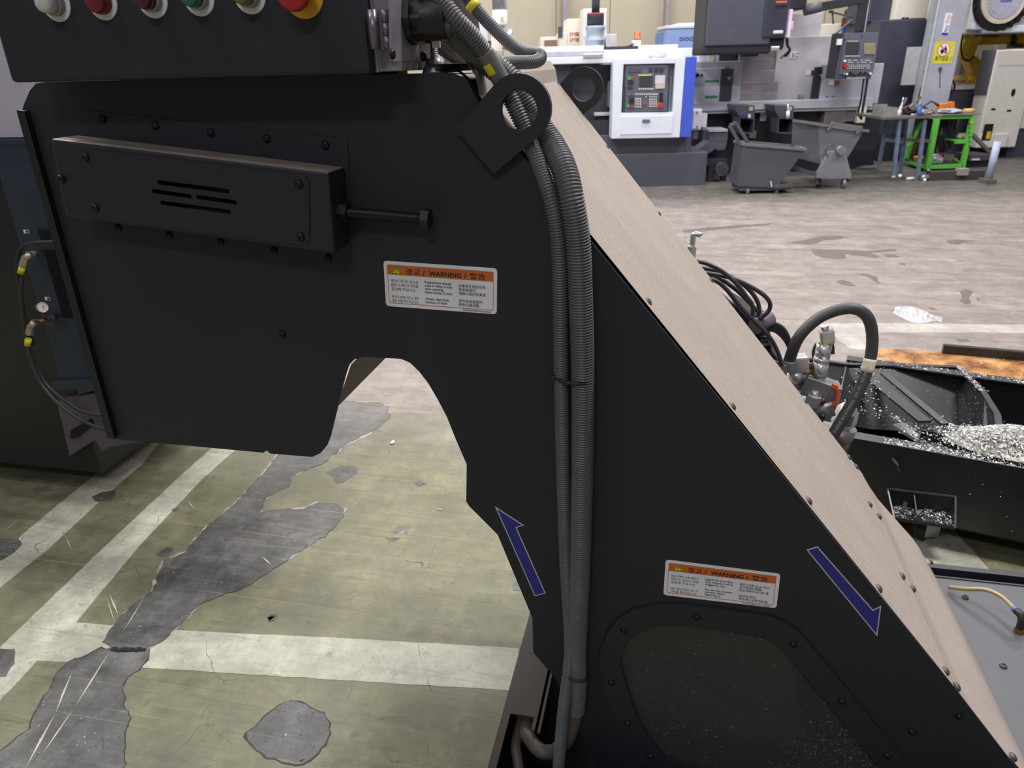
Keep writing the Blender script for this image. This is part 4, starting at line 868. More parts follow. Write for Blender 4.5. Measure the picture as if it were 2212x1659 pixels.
MB().obox(Q(1785, 852, .03), V((.03, 0, -.01)), V((0, .02, 0)), V((.004, 0, .04))).build('valve_side', GALV, vm_, bevel=.003)
for a, b in (((1797, 832), (1810, 838)), ((1810, 838), (1808, 872)), ((1808, 872), (1798, 872))): MB().bar(Q(*a, -.045), Q(*b, -.045), .009, .012).build('orange_lever', M('lever_orange', (226, 110, 70), .45), vm_)
cy(Q(1761, 845, -.03), Q(1758, 862, -.03), .009, CHR, 'valve_stem'); cy(Q(1760, 855, -.03), Q(1752, 876, -.03), .022, CHR, 'valve_nut', 6, False); cy(Q(1772, 862, -.03), Q(1778, 868, -.03), .012, COPP, 'drain_plug')
cy(Q(1755, 890, -.02), Q(1800, 880, -.02), .026, GALV, 'manifold_pipe', 20); MB().cyl(Q(1770, 900, -.05), Q(1782, 899, -.05), .010).build('pipe_screw', BLKP, vm_)
MB().prism(rounded([Q(1818, 892, .02), Q(1848, 880, .02), Q(1856, 892, .02), Q(1850, 920, .02), Q(1822, 936, .02), Q(1800, 930, .02)], .012), (0, .06, 0)).build('pump_cap', CHR, vm_, bevel=.006)
MB().prism([Q(1826, 900, .018), Q(1846, 900, .018), Q(1838, 922, .018), Q(1812, 922, .018)], (0, .003, 0)).build('pump_plate', M('pump_plate_grey', (112, 114, 118), .5), vm_)
cy(Q(1825, 922, .05), Q(1806, 968, .05), .036, M('pump_body_steel', (128, 120, 116), .35, .6), 'pump_body', 24)
MB().tube(spline([Q(1725, 845), Q(1732, 870), Q(1740, 900)], 4), .007, 8).build('black_lead', BLKP, vm_)
MB().ubox(0, .01, 0, .01, 0, .01) if False else None
MB().box(P(1700, 900, 1.02) + V((0, 0, -.3)), P(1780, 900, 1.02) + V((0, .12, 0))).build('manifold_stand', BLK2, vm_)
# chrome elbow sensor at the top of the far edge
se = thing('chrome_elbow', P(1497, 545, .86), 'small chrome elbow fitting poking up behind the brown cover, above the cables', 'fitting')
S2_ = lambda x, y: P(x, y, .88)
cy(S2_(1490, 570), S2_(1494, 538), .011, CHR, 'lower_stem', 8, False, None, se); q = S2_(1490, 570); cy(V((q.x, q.y, 0)), q, .008, STEEL, 'riser_pipe', 10, True, None, se); cy(S2_(1492, 556), S2_(1495, 532), .0135, CHR, 'hex_section', 6, False, None, se); MB().tube(spline([S2_(1495, 532), S2_(1497, 512), S2_(1501, 506), S2_(1514, 507)], 5), .0075, 12).build('elbow', CHR, se); cy(S2_(1509, 507), S2_(1518, 505), .006, CHR, 'tip', 12, True, .003, se)
# cables
CAB = M('cable_black', (60, 58, 64), .4, var=.08)
cabs = [([(1480, 566), (1514, 566), (1540, 575), (1562, 588), (1590, 612), (1612, 640), (1626, 662), (1624, 690)], 0.0), ([(1490, 578), (1525, 580), (1560, 590), (1600, 610), (1630, 640), (1640, 670), (1628, 700)], .03),
        ([(1500, 588), (1540, 592), (1590, 604), (1640, 630), (1662, 652), (1660, 672), (1640, 690)], .015), ([(1508, 594), (1550, 600), (1580, 618), (1606, 640), (1636, 672), (1652, 690), (1645, 705)], .045), ([(1515, 600), (1545, 606), (1570, 626), (1600, 664), (1630, 695), (1660, 725), (1680, 760), (1688, 790)], -.02), ([(1515, 610), (1548, 628), (1582, 660), (1610, 680), (1640, 690)], .06)]
CL = ['outermost black cable of the looping bundle, widest bend', 'black cable with the second bend of the looping bundle', 'black cable looping far right before turning back to the box', 'black cable running through the middle of the bundle', 'black cable running lowest, down to the hose ferrule', 'black cable tucked against the brown cover edge']
for (q, dy), lab_ in zip(cabs, CL):
    MB().tube(spline([P(x, y, .93 + dy) for x, y in q], 6), .0062, 10).build('black_cable', CAB, None, lab_, 'cable', 'cables looping behind the cover')
for k, lab_ in enumerate(('uppermost', 'second from top', 'middle', 'second from bottom', 'lowest')):
    MB().tube(spline([P(1640, 700 + 3 * k, 1.0), P(1672, 698 + 4 * k, 1.0), P(1694, 712 + 5 * k, 1.0), P(1706, 740 + 4 * k, 1.0), P(1704, 775, 1.0)], 6), .0055, 8).build('black_cable', CAB, None, lab_ + ' of five black cables fanning from connector box to hose loop', 'cable', 'cables leaving the connector box')
cb = thing('connector_box', P(1640, 720, 1.0), 'dusty black connector box with perforated plate below the cables', 'box')
MB().prism([P(1585, 655, .97), P(1640, 690, .97), P(1662, 700, .97), P(1668, 760, .97), P(1700, 800, .97), P(1600, 790, .97)], (0, .12, 0)).build('box_body', M('connector_dark', (50, 48, 52), .5, var=.2), cb, bevel=.004)
MB().cyl(P(1630, 706, .95), P(1662, 686, .99), .024, n=18).build('cable_collar', M('collar_mauve', (112, 102, 112), .45), cb)
MB().prism([P(1640, 725, .955), P(1660, 728, .955), P(1666, 744, .955), P(1648, 748, .955)], (0, .006, 0)).build('perforated_plate', M('plate_mauve', (150, 140, 142), .5), cb)
for i in range(8): MB().box(P(1643 + 5 * (i % 4), 731 + 8 * (i // 4), .952) - V((.0016, 0, .003)), P(1643 + 5 * (i % 4), 731 + 8 * (i // 4), .952) + V((.0016, .003, .003))).build('perforation', PIT, cb)
MB().prism([P(1672, 778, .955), P(1700, 792, .955), P(1700, 812, .955), P(1680, 800, .955)], (0, .006, 0)).build('perforated_plate', M('plate_mauve', (150, 140, 142)), cb)
# crumpled film on the far floor, scraps
mb = MB(); random.seed(4); nx, ny = 18, 7; vs = []
for i in range(nx):
    for j in range(ny):
        s_ = i / (nx - 1); x = 1930 + 104 * s_ + random.uniform(-2, 2); hw = 14 * math.sin(math.pi * min(1, s_ * 1.1 + .05)) + 3; y = 672 + 22 * s_ + (j / (ny - 1) - .5) * 2 * hw
        p = Z(x, y, 0); vs.append(p + V((0, 0, .004 + random.random() * .035 * math.sin(math.pi * j / (ny - 1)))))
mb.add(vs, [(i * ny + j, (i + 1) * ny + j, (i + 1) * ny + j + 1, i * ny + j + 1) for i in range(nx - 1) for j in range(ny - 1)])
mb.build('plastic_film', M('clear_film', (240, 238, 244), .12, var=0, alpha=.55, spec=1.), None, 'crumpled shiny piece of clear plastic film on the floor behind the hose loop', 'plastic film')
def scrap(px, py, l, mat, lab, curl=0):
    c = Z(px, py, .002); pts = [c + V((math.cos(a) * l * .6, math.sin(a) * l * .5, .003)) for a in [i * .35 for i in range(-3, 4)]] if curl else [c, c + V((l, 0, .002))]
    MB().tube(pts, [l * .1 if i in (0, len(pts) - 1) else l * .28 for i in range(len(pts))], 8, False, .5).build('paper_scrap', mat, None, lab, 'scrap')
SW = M('scrap_white', (232, 228, 226), .6); SY = M('scrap_yellow', (226, 196, 60), .6)
scrap(841, 956, .030, SW, 'curled white scrap on the olive floor seen below the notch', 1); scrap(831, 853, .018, SW, 'pinkish white scrap near the top of the notch view')
scrap(944, 1100, .022, SW, 'pale scrap on the floor left of the conveyor leg'); scrap(560, 1068, .012, SY, 'small yellow scrap on the grey patch'); scrap(883, 1084, .008, SW, 'tiny white speck left of the pale scrap'); scrap(300, 1353, .012, SW, 'white crumb on the lower grey patch near the crack')
mb = MB(); random.seed(21); polyA, polyB, polyC = PA, PB, PC_
k = 0
while k < 900:
    x, y = random.uniform(0, 760), random.uniform(1050, 1700)
    if (in_poly((x, y), polyA) and y > 1200) or in_poly((x, y), polyB) or in_poly((x, y), polyC): flake(mb, Z(x, y, .0022), random.uniform(.0006, .0020) * (1 if random.random() < .93 else 2)); k += 1
for i in range(150): flake(mb, Z(random.uniform(0, 1150), random.uniform(950, 1659), .0022), random.uniform(.0006, .0018))
mb.build('floor_flecks', M('pale_fleck', (200, 200, 196), .5, .2), None, 'tiny bright metal flecks scattered on the worn floor patches', 'metal flecks', kind='stuff', weld=False)
mb = MB()
for i in range(26):
    c = Z(random.uniform(245, 318), 1403 + random.uniform(-3, 3), .002); mb.obox(c, V((.008, 0, .001)), V((0, .004, 0)), V((0, 0, .0015)))
mb.build('floor_crack', M('crack_dark', (40, 38, 36), .8), floor, weld=False, kind='stuff')
# ================================================================ MACHINES ACROSS THE AISLE
def VF(px, py): return (Z(px, py) - CAM).dot(FH)
VL = VF(1430, 402); VH = VF(1600, 398)
def keys(nm, px0, py0, px1, py1, nx, ny, v, mat, par, fill=.62, th=.012, skip=0):
    mb = MB(); random.seed(int(px0))
    for i in range(nx):
        for j in range(ny):
            if skip and random.random() < skip: continue
            x = px0 + (px1 - px0) * (i + .5) / nx; y = py0 + (py1 - py0) * (j + .5) / ny; w_ = (px1 - px0) / nx * fill / 2; h = (py1 - py0) / ny * fill / 2
            mb.bg((x - w_, y - h), (x + w_, y + h), v - th, th)
    return mb.build(nm, mat, par, kind='stuff')
# ---- lathe
def bxz(name, tl, br, v, d, mat, parent, bevel=0.):
    u0, z1 = uz(*tl, v); u1, _ = uz(*br, v); return MB().ubox(u0, u1, v, v + d, 0, z1).build(name, mat, parent, bevel=bevel)
la = thing('cnc_lathe', W(1.9, VL + .6, 0), 'white turning machine with blue edge strip and big control panel, behind the lifting lug', 'machine')
b_ = lambda nm, tl, br, dv, d, m, par=None, bev=0., lab=None: bx(nm, tl, br, VL + dv, d, m, par or la, bev, lab)
PIN = M('enclosure_inside', (70, 72, 82), .45, var=.2)
b_('base', (1150, 338), (1523, 402), 0, .85, DGR, bev=.01); b_('base_upper', (1150, 296), (1491, 339), .05, .8, DGR, bev=.01)
b_('coolant_line', (1390, 398), (1498, 406), .02, .3, M('green_sheet', (80, 110, 100), .6))
b_('chuck_bay', (1150, 135), (1329, 297), .35, .5, PIN); b_('left_door', (1150, 132), (1233, 298), .12, .2, NAV, bev=.01)
b_('bay_floor', (1232, 262), (1328, 297), .10, .3, BLKM)
b_('turret_bar', (1284, 243), (1324, 250), .15, .1, MGR, bev=.01); b_('turret', (1314, 175), (1325, 232), .2, .15, GALV, bev=.01); b_('tool_post', (1290, 250), (1318, 268), .2, .15, BLKM, bev=.01)
for k in range(5): MB().cyl(B(1318 + 3 * (k % 2), 178 + 11 * k, VL + .2), B(1318 + 3 * (k % 2), 178 + 11 * k, VL + .14), .02, n=10).build('tool_tip', STEEL, la)
b_('top_beam', (1150, 102), (1304, 126), .02, .8, WHT, bev=.015); b_('top_gutter', (1150, 112), (1303, 121), -.02, .05, M('gutter_shade', (186, 192, 206), .5), bev=.01); b_('top_rail', (1150, 125), (1327, 136), -.03, .2, WHT, bev=.01)
b_('rail_catch', (1260, 117), (1302, 124), -.05, .06, CHR, bev=.005)
b_('upper_housing', (1303, 108), (1494, 135), .0, .85, WHT, bev=.01); b_('housing_cap', (1383, 98), (1464, 108), .1, .6, CRM, bev=.01)
b_('roof_tray', (1305, 101), (1385, 109), .25, .5, BLKM)
hz = []
# door with control panel: frame pieces around the recess
FRT = -.16
vF = VL + FRT
MB().prism([[B(1325, 128, vF), B(1481, 124, vF), B(1468, 297, vF), B(1321, 300, vF)], [B(1347, 139, vF), B(1459, 137, vF), B(1453, 243, vF), B(1342, 244, vF)]], FH * .25).build('door_frame', WHT, la, bevel=.006)
dr = b_('drawer', (1341, 251), (1452, 289), FRT - .010, .03, WHT, bev=.008); b_('drawer_handle', (1388, 258), (1404, 264), FRT - .03, .03, M('handle_blue_grey', (96, 110, 140), .4), dr, .004)
b_('blue_strip', (1481, 123), (1493, 296), FRT, .6, M('strip_blue', (66, 92, 204), .45, var=.06), bev=.006)
b_('side_glass', (1438, 138), (1459, 243), FRT + .14, .02, M('side_glass', (186, 200, 208), .2))
cp = b_('control_panel', (1347, 138), (1444, 244), FRT + .03, .12, M('panel_border', (62, 64, 74), .5), bev=.004)
vp_ = VL + FRT + .03
def p_(nm, tl, br, m, th=.012, par=cp): return bx(nm, tl, br, vp_ - th, th, m, par)
p_('panel_face', (1352, 142), (1441, 184), PNL); p_('panel_face', (1352, 185), (1440, 240), PNL)
vp_ -= .012
p_('screen', (1382, 166), (1409, 187), SCR); p_('yellow_strip', (1379, 161), (1408, 163.5), M('strip_pale_yellow', (206, 196, 120), .5)); p_('notice_paper', (1416, 163), (1436, 180), M('paper_violet', (206, 202, 214), .6)); p_('notice_paper', (1416, 180), (1436, 191), M('paper_beige', (196, 184, 170), .6))
p_('selector_group', (1357, 150), (1386, 155), M('panel_shade', (78, 82, 96), .5)); p_('socket', (1402, 147), (1409, 154), SCR); p_('socket', (1414, 147), (1422, 155), SCR); p_('socket', (1425, 147), (1433, 155), SCR)
p_('hour_meter', (1356, 177), (1368, 182), SCR); p_('hour_meter', (1356, 187), (1367, 192), SCR)
def knob(px, py, r, m, nm='round_button', par=cp, v=None, l=.03):
    v = v or vp_; c = B(px, py, v); MB().cyl(c, c - FH * l, r, r * .85, 14).build(nm, m, par)
knob(1359, 169, .024, GRN); knob(1366, 170, .024, RED); knob(1364, 217, .034, BLKP, 'selector_knob'); knob(1356, 229, .02, GRN); knob(1365, 230, .02, RED); knob(1426, 228, .036, ORNG, 'stop_collar', l=.012); knob(1426, 227.5, .026, RED, 'stop_button', l=.05); knob(1392, 225, .012, RED); knob(1428, 204, .026, BLKP, 'selector_knob'); knob(1428, 215, .026, BLKP, 'selector_knob'); knob(1358, 204, .016, PNL, 'selector_knob'); knob(1366, 204, .016, PNL, 'selector_knob')
keys('softkeys', 1379, 189, 1412, 195, 7, 1, vp_, KEYW, cp); keys('key_block', 1372, 201, 1422, 206, 11, 1, vp_, KEYW, cp); keys('key_block', 1389, 207, 1420, 211, 7, 1, vp_, KEYW, cp, .6, .012, .2); keys('key_block', 1371, 211, 1386, 233, 3, 4, vp_, KEYW, cp); keys('key_block', 1402, 212, 1420, 232, 4, 4, vp_, KEYW, cp)
# roof items
def mist(px, top, mid, bot, w_, v, lab, topc, lowc):
    c0 = B(px, bot, v); r = (B(px + w_, bot, v) - B(px, bot, v)).length; z1 = uz(px, mid, v)[1]; z2 = uz(px, top, v)[1]
    t_ = thing('mist_collector', c0, lab, 'mist collector'); c1 = V((c0.x, c0.y, z1)); c2 = V((c0.x, c0.y, z2)); h = z1 - c0.z
    MB().rev(c0, (0, 0, 1), [(r * .96, 0), (r, h * .06), (r, h * .28), (r * 1.04, h * .3), (r * 1.04, h * .36), (r * .96, h * .38), (r * .96, h * .8), (r * 1.1, h * .84), (r * 1.1, h)], 24).build('filter_drum', lowc, t_)
    MB().rev(c1, (0, 0, 1), [(r * .95, 0), (r * .95, (z2 - z1) * .94), (r * .9, z2 - z1)], 24).build('motor_cover', topc, t_); return t_, c2, r
t_, c2, r = mist(1285, 28, 56, 102, 19, VL + .5, 'grey mist collector with black motor cover standing on the white lathe', BLKM, M('collector_grey', (150, 160, 176), .45, .2, var=.1))
MB().cyl(c2 - V((0, 0, .02)), c2 - V((0, 0, .005)), r * .97, n=24).build('red_ring', RED, t_)
MB().cyl(c2, c2 + V((0, 0, 1.2)), r * .45, n=20).build('exhaust_duct', M('duct_slate', (70, 76, 90), .5), t_)
for dx in (-22, 22): MB().cyl(B(1285 + dx, 103, VL + .5), B(1285 + dx, 64, VL + .5), .012, n=8).build('tie_rod', CHR, t_)
wc = thing('white_cabinet', W(uz(1285, 60, VL + 1.2)[0], VL + 1.3, 1.5), 'white cabinet behind the mist collector', 'cabinet'); bx('cabinet_body', (1259, 19), (1309, 104), VL + 1.0, .4, CRM, wc, .01); bx('cabinet_face', (1262, 24), (1306, 100), VL + .98, .02, WHT, wc); MB().bg((1262, 104), (1306, 300), VL + 1.25, .25).build('cabinet_base', CRM, wc)
cm_ = thing('cream_machine', W(uz(1240, 60, VL + 1.4)[0], VL + 1.6, 1.2), 'cream stepped machine with red printing left of the mist collector', 'machine')
bxz('tall_body', (1224, 41), (1260, 300), VL + 1.4, .6, CRM, cm_, .01); bxz('step_body', (1208, 70), (1226, 300), VL + 1.4, .6, CRM, cm_, .01); bxz('low_body', (1168, 80), (1212, 300), VL + 1.45, .6, CRM, cm_, .01); bx('shelf_recess', (1176, 87), (1203, 102), VL + 1.43, .02, M('recess_brown', (140, 112, 92), .6), cm_); bx('switch_box', (1206, 58), (1215, 80), VL + 1.38, .1, NAV, cm_)
for y in (74, 86):
    o = B(1231, y + 4, VL + 1.395); text('EMG', o, RH, (0, 0, 1), .05, RED, cm_, width=.13); text('ㅈ' if y == 74 else 'Y', B(1243, y + 6, VL + 1.395), RH, (0, 0, 1), .07, LINK, cm_)
bc = thing('warning_beacon', B(1376, 101, VL + .4), 'amber warning beacon on a white box on the lathe roof', 'beacon'); bx('beacon_box', (1367, 87), (1384, 101), VL + .4, .12, WHT, bc, .01)
p = B(1376, 87, VL + .46); MB().rev(p, (0, 0, 1), [(.052, 0), (.052, .02), (.045, .025), (.043, .08), (.03, .105), (0, .112)], 18).build('amber_lens', M('amber', (206, 116, 40), .2, trans=.3), bc); MB().rev(p + V((0, 0, .02)), (0, 0, 1), [(.02, 0), (.018, .05), (0, .06)], 10).build('lamp_core', M('amber_core', (240, 160, 70), .4), bc)
MB().tube(spline([B(1310, 106, VL + .3), B(1340, 103, VL + .3), B(1358, 100, VL + .35), B(1368, 95, VL + .38)], 5), .012, 8).build('beacon_cable', BLKP, bc)
sd = thing('silver_duct', B(1080, 52, VL + 1.2), 'silver exhaust duct with white lower can above the looped hose', 'duct')
r = (B(1096, 30, VL + 1.2) - B(1080, 30, VL + 1.2)).length; p = B(1080, 52, VL + 1.2); p2 = V((p.x, p.y, uz(1080, 22, VL + 1.2)[1]))
MB().rev(p, (0, 0, 1), [(r * .9, -.02), (r, 0), (r, p2.z - p.z)], 22).build('white_can', WHT, sd); MB().cyl(p2, p2 + V((0, 0, 1.4)), r * .98, n=22).build('duct_pipe', M('duct_silver', (186, 188, 200), .35, .6), sd); bx('yellow_mark', (1081, 36), (1088, 45), VL + 1.2 - r - .004, .01, M('mark_ochre', (220, 180, 90), .5), sd)
MB().bg((1060, 56), (1092, 110), VL + 1.2, .3).build('duct_plinth', CRM, sd); MB().cyl(B(1092, 108, VL + 1.1), B(1101, 62, VL + 1.1), r * .5, n=16).build('side_pipe', M('duct_silver', (186, 188, 200)), sd)
MB().tube(spline([B(1064, 36, VL + 1.0), B(1056, 46, VL + 1.0), B(1058, 60, VL + 1.0)], 5), .012, 8).build('drain_hose', WHT, sd)
wm = thing('pale_machine', B(1040, 120, VL + 2), 'pale machine with navy lower box glimpsed behind the conduits', 'machine'); bxz('pale_body', (1020, 48), (1060, 300), VL + 1.8, .6, WHT, wm, .01); bxz('navy_box', (1050, 88), (1076, 300), VL + 1.6, .3, NAV, wm, .01); bx('red_green_lamp', (1040, 22), (1046, 30), VL + 1.8, .05, RED, wm); bx('red_green_lamp', (1040, 30), (1046, 36), VL + 1.8, .05, GRN, wm)
dbx = thing('distant_switchbox', B(1320, 100, VL + 2.4), 'small grey box on a stand against the beige wall, right of the mist collector', 'box'); bx('box_body', (1310, 74), (1332, 104), VL + 2.6, .2, M('pale_grey', (204, 204, 206), .5), dbx, .01); bxz('stand', (1316, 104), (1324, 300), VL + 2.65, .1, MGR, dbx)
# plastic bag on the lathe roof
def crumple(c, ex, ey, ez, mat, nm, par=None, lab=None, cat=None, seed=1, n=14, amp=.35):
    random.seed(seed); vs = []; fs = []; k = n // 2 + 1
    for j in range(k):
        for i in range(n):
            a = math.pi * j / (k - 1); b = 2 * math.pi * i / n; d = V((math.sin(a) * math.cos(b), math.sin(a) * math.sin(b), math.cos(a))); q = 1 + amp * noise.noise(d * 2.3 + V((seed, 0, 0))) + random.uniform(-.1, .1) * amp
            vs.append(V(c) + V(ex) * d.x * q + V(ey) * d.y * q + V(ez) * d.z * q)
    for j in range(k - 1):
        for i in range(n): fs.append((j * n + i, j * n + (i + 1) % n, (j + 1) * n + (i + 1) % n, (j + 1) * n + i))
    return MB().add(vs, fs).build(nm, mat, par, lab, cat)
crumple(B(1420, 117, VL - .03), RH * .12, FH * .05, V((0, 0, .05)), M('clear_bag', (226, 222, 214), .15, alpha=.75, spec=.9), 'plastic_bag', None, 'crumpled clear bag stuck on the white beam above the lathe panel', 'bag', 3)
# ---- blue cabinet behind
bcab = thing('blue_cabinet', B(1475, 300, VL + 1.6), 'light blue machine cabinet with dark lettering behind the lathe', 'cabinet')
LB = M('light_blue', (150, 172, 226), .5, var=.06); bxz('cabinet_front', (1442, 58), (1530, 400), VL + 2.8, .8, LB, bcab, .01); bx('cabinet_top', (1440, 55), (1530, 60), VL + 2.78, .8, WHT, bcab, .01); bx('cabinet_rim', (1466, 50), (1530, 54), VL + 3.0, .5, WHT, bcab); bxz('cabinet_side', (1431, 70), (1443, 400), VL + 3.1, .6, M('mid_blue', (112, 140, 206), .5), bcab)
text('DOOSAN', B(1468, 88, VL + 2.79), RH, (0, 0, 1), .055, M('letter_navy', (70, 86, 140), .5), bcab, width=.42, bold=.02)
jb = thing('junction_box', B(1505, 280, VL + .2), 'pale junction box beside the blue strip', 'box'); bx('box_body', (1496, 236), (1514, 281), VL + .05, .1, M('pale_violet', (206, 202, 214), .5), jb, .01); bx('box_lid', (1498, 239), (1512, 278), VL + .035, .015, M('pale_violet', (206, 202, 214)), jb, .006); bx('box_back', (1512, 246), (1526, 274), VL + .1, .1, MGR, jb)
for y in (243, 274): knob(1506, y, .012, DGR, 'lid_screw', jb, VL + .035, .01)
MB().bg((1497, 281), (1507, 300), VL + .08, .05).build('box_bracket', DGR, jb)
# ---- machining centre
VM = VH + .9
mc = thing('machining_centre', W(uz(1690, 200, VM)[0], VM + 1, 0), 'large grey vertical machining centre with overhanging black head', 'machine')
m_ = lambda nm, tl, br, dv, d, m, par=None, bev=0., lab=None: bx(nm, tl, br, VM + dv, d, m, par or mc, bev, lab)
m_('base', (1495, 236), (1782, 372), .15, 1.6, BLKM, bev=.01); m_('base_right', (1780, 232), (1884, 372), .25, 1.5, BLKM, bev=.01)
m_('table_rail', (1494, 222), (1884, 231), -.05, .2, MGR, bev=.01); m_('table_rail_lip', (1494, 230), (1884, 237), -.02, .2, MGR, bev=.01)
m_('left_guard', (1494, 134), (1597, 224), .1, .1, MGR, bev=.01); m_('left_guard_door', (1500, 148), (1560, 224), .06, .05, M('guard_light', (204, 206, 214), .5), bev=.008); m_('dark_strip', (1559, 149), (1578, 224), .05, .06, NAV); m_('guard_post', (1579, 146), (1592, 222), .06, .06, M('guard_pale', (188, 196, 198), .5), bev=.005)
m_('top_fixture', (1510, 118), (1553, 133), .2, .2, WHT, bev=.01); m_('fixture_lamp', (1531, 119), (1542, 132), .18, .03, M('lamp_cream', (236, 230, 206), .4)); m_('column_gap', (1553, 112), (1602, 150), .5, .3, BLKM)
pp_ = m_('notice_sheet', (1523, 176), (1552, 224), .05, .01, M('sheet_white', (214, 218, 228), .6)); GS = M('sheet_green', (70, 150, 110), .6); m_('green_band', (1524, 174), (1553, 177), .045, .012, GS, pp_); m_('green_band', (1523, 207), (1550, 212), .045, .012, GS, pp_)
m_('round_sticker', (1512, 159), (1519, 166), .05, .02, LWHT); knob(1515.5, 162.5, .02, LINK, 'sticker_print', mc, VM + .05, .004); m_('square_sticker', (1503, 159), (1510, 166), .05, .02, LINK)
SL = M('slat_steel', (166, 160, 166), .4, .3, var=.2, scale=5)
cuts = [110, 128, 153, 178, 201, 222]
for a, c in zip(cuts[:-1], cuts[1:]): dx = -(a - 110) * .12; m_('way_cover_slat', (1599 + dx, a), (1688 + dx, c - .8), .25 - (a - 110) * .001, .06, SL, bev=.004)
LG = M('guard_grey', (200, 198, 204), .45, var=.1, scale=3)
m_('right_guard', (1682, 80), (1780, 220), .2, .12, LG, bev=.008); m_('right_guard_upper', (1704, 29), (1771, 81), .3, .12, LG, bev=.008); m_('right_black_strip', (1764, 145), (1786, 219), .10, .08, BLKM); m_('right_panel', (1781, 140), (1896, 224), .05, .12, MGR, bev=.008)
tp = m_('paper_note', (1708, 112), (1722, 126), .19, .008, LWHT); text('5C', B(1710, 124, VM + .185), RH, (0, 0, 1), .06, LINK, mc)
for x0, c in ((1742, LWHT), (1753, M('label_dark_red', (120, 60, 60), .5))): m_('guard_sticker', (x0, 152), (x0 + 9, 162), .19, .008, c)
for x0, c in ((1792, LWHT), (1803, M('label_amber', (150, 110, 60), .5))): m_('panel_sticker', (x0, 174), (x0 + 9, 184), .04, .008, c)
for i in range(4): x0 = 1786 + 13 * (i % 2); y0 = 207 + 7 * (i // 2); knob(x0, y0 + 2, .012, BLUE, 'blue_mark', mc, VM + .05, .004); m_('blue_line', (x0 + 4, y0), (x0 + 10, y0 + 2), .045, .006, M('blue_print', (150, 160, 210), .5))
for nm, x0, y0 in (('T', 1571, 168), ('T', 1772, 163)): m_('strip_mark', (x0, y0 - 2), (x0 + 9, y0), .03, .01, MGR); m_('strip_mark', (x0 + 3, y0), (x0 + 6, y0 + 5), .03, .01, MGR)
m_('coolant_nozzle', (1729, 205), (1736, 221), .0, .1, GALV, bev=.01)
# head
m_('head_shell', (1532, -60), (1664, 116), -.75, .62, BLKM, bev=.03); m_('head_panel', (1536, -60), (1663, 97), -.78, .05, M('head_panel_grey', (74, 78, 90), .5, var=.08), bev=.02); m_('head_side', (1660, -60), (1704, 83), -.80, 1.2, M('head_side_navy', (52, 54, 68), .45), bev=.03); m_('head_nose', (1656, 80), (1694, 108), -.72, .5, BLKM, bev=.04)
m_('oval_label', (1671, 66), (1692, 73), -.815, .02, M('oval_white', (214, 212, 226), .5), bev=.012); o_ = m_('orange_sticker', (1677, 2), (1700, 11), -.815, .02, M('sticker_dark', (70, 60, 60), .5)); m_('sticker_band', (1677, 2), (1700, 6), -.82, .02, ORNG, o_)
m_('pink_edge', (1703, 20), (1706, 80), -.8, .05, M('edge_pink', (226, 206, 226), .5)); m_('head_lamp', (1666, 100), (1684, 109), -.76, .05, CHR, bev=.01); m_('spindle_nose', (1610, 112), (1640, 122), -.4, .3, BLKM, bev=.03)
m_('side_label', (1705, 46), (1713, 64), -.6, .03, LWHT, bev=.01)
for k in range(3): MB().tube(spline([B(1698 + 2 * k, 82, VM - .5), B(1700 + k, 98, VM - .5), B(1705 + k, 108, VM - .5), B(1692 + 3 * k, 122, VM - .45)], 5), .012, 8).build('coolant_hose', BLKP, mc)
MB().cyl(B(1692, 120, VM - .46), B(1687, 126, VM - .46), .015, n=8).build('orange_nozzle', ORNG, mc)
m_('neck_box', (1705, -60), (1742, 20), -.2, .6, BLKM, bev=.02)
# chip outlets
for x, lab in ((1588, 'l'), (1672, 'r')):
    dv = -.45
    MB().prism([B(x, 227, VM + dv), B(x + 43, 228, VM + dv), B(x + 42, 256, VM + dv), B(x + 12, 257, VM + dv), B(x + 2, 240, VM + dv)], FH * .5).build('outlet_hood', DGR, mc, bevel=.006)
    ou = [B(x + 10, 255, VM + dv), B(x + 42, 256, VM + dv), B(x + 40, 289, VM + dv), B(x + 8, 288, VM + dv)]; ci = sum(ou, V()) / 4; inn = [lerp(p, ci, .10) for p in ou]
    MB().prism([ou, inn], FH * .35).build('outlet_mouth', DGR, mc); MB().prism([p + FH * .2 for p in inn], FH * .01).build('outlet_dark', PIT, mc)
    m_('outlet_tag', (x + 31, 231), (x + 38, 239), dv - .01, .02, KEYC)
m_('blue_plate', (1601, 249), (1614, 254), -.47, .02, M('plate_blue', (56, 60, 130), .4)); m_('outlet_flash', (1617, 247), (1621, 254), -.47, .02, LWHT)
MB().cyl(B(1702, 256, VM - .5), B(1702, 240, VM - .5), .025, n=12).build('spray_bottle', LWHT, mc); MB().cyl(B(1702, 240, VM - .5), B(1702, 225, VM - .5), .012, n=8).build('spray_nozzle', LWHT, mc)
m_('base_sticker', (1644, 241), (1655, 261), .13, .02, LWHT); m_('base_sticker', (1656, 241), (1667, 261), .13, .02, M('sticker_slate', (90, 90, 90), .5)); m_('yellow_bar', (1656, 248), (1666, 252), .12, .02, YELL)
m_('grey_cabinet', (1784, 231), (1826, 266), .0, .3, M('cabinet_taupe', (112, 108, 112), .5), bev=.01); m_('grey_cabinet', (1828, 236), (1864, 262), .02, .3, M('cabinet_taupe', (112, 108, 112)), bev=.01); m_('cable_duct', (1856, 230), (1868, 266), -.05, .1, CRM, bev=.01); m_('carton', (1620, 283), (1633, 298), -.1, .15, M('carton_tan', (140, 128, 112), .6))
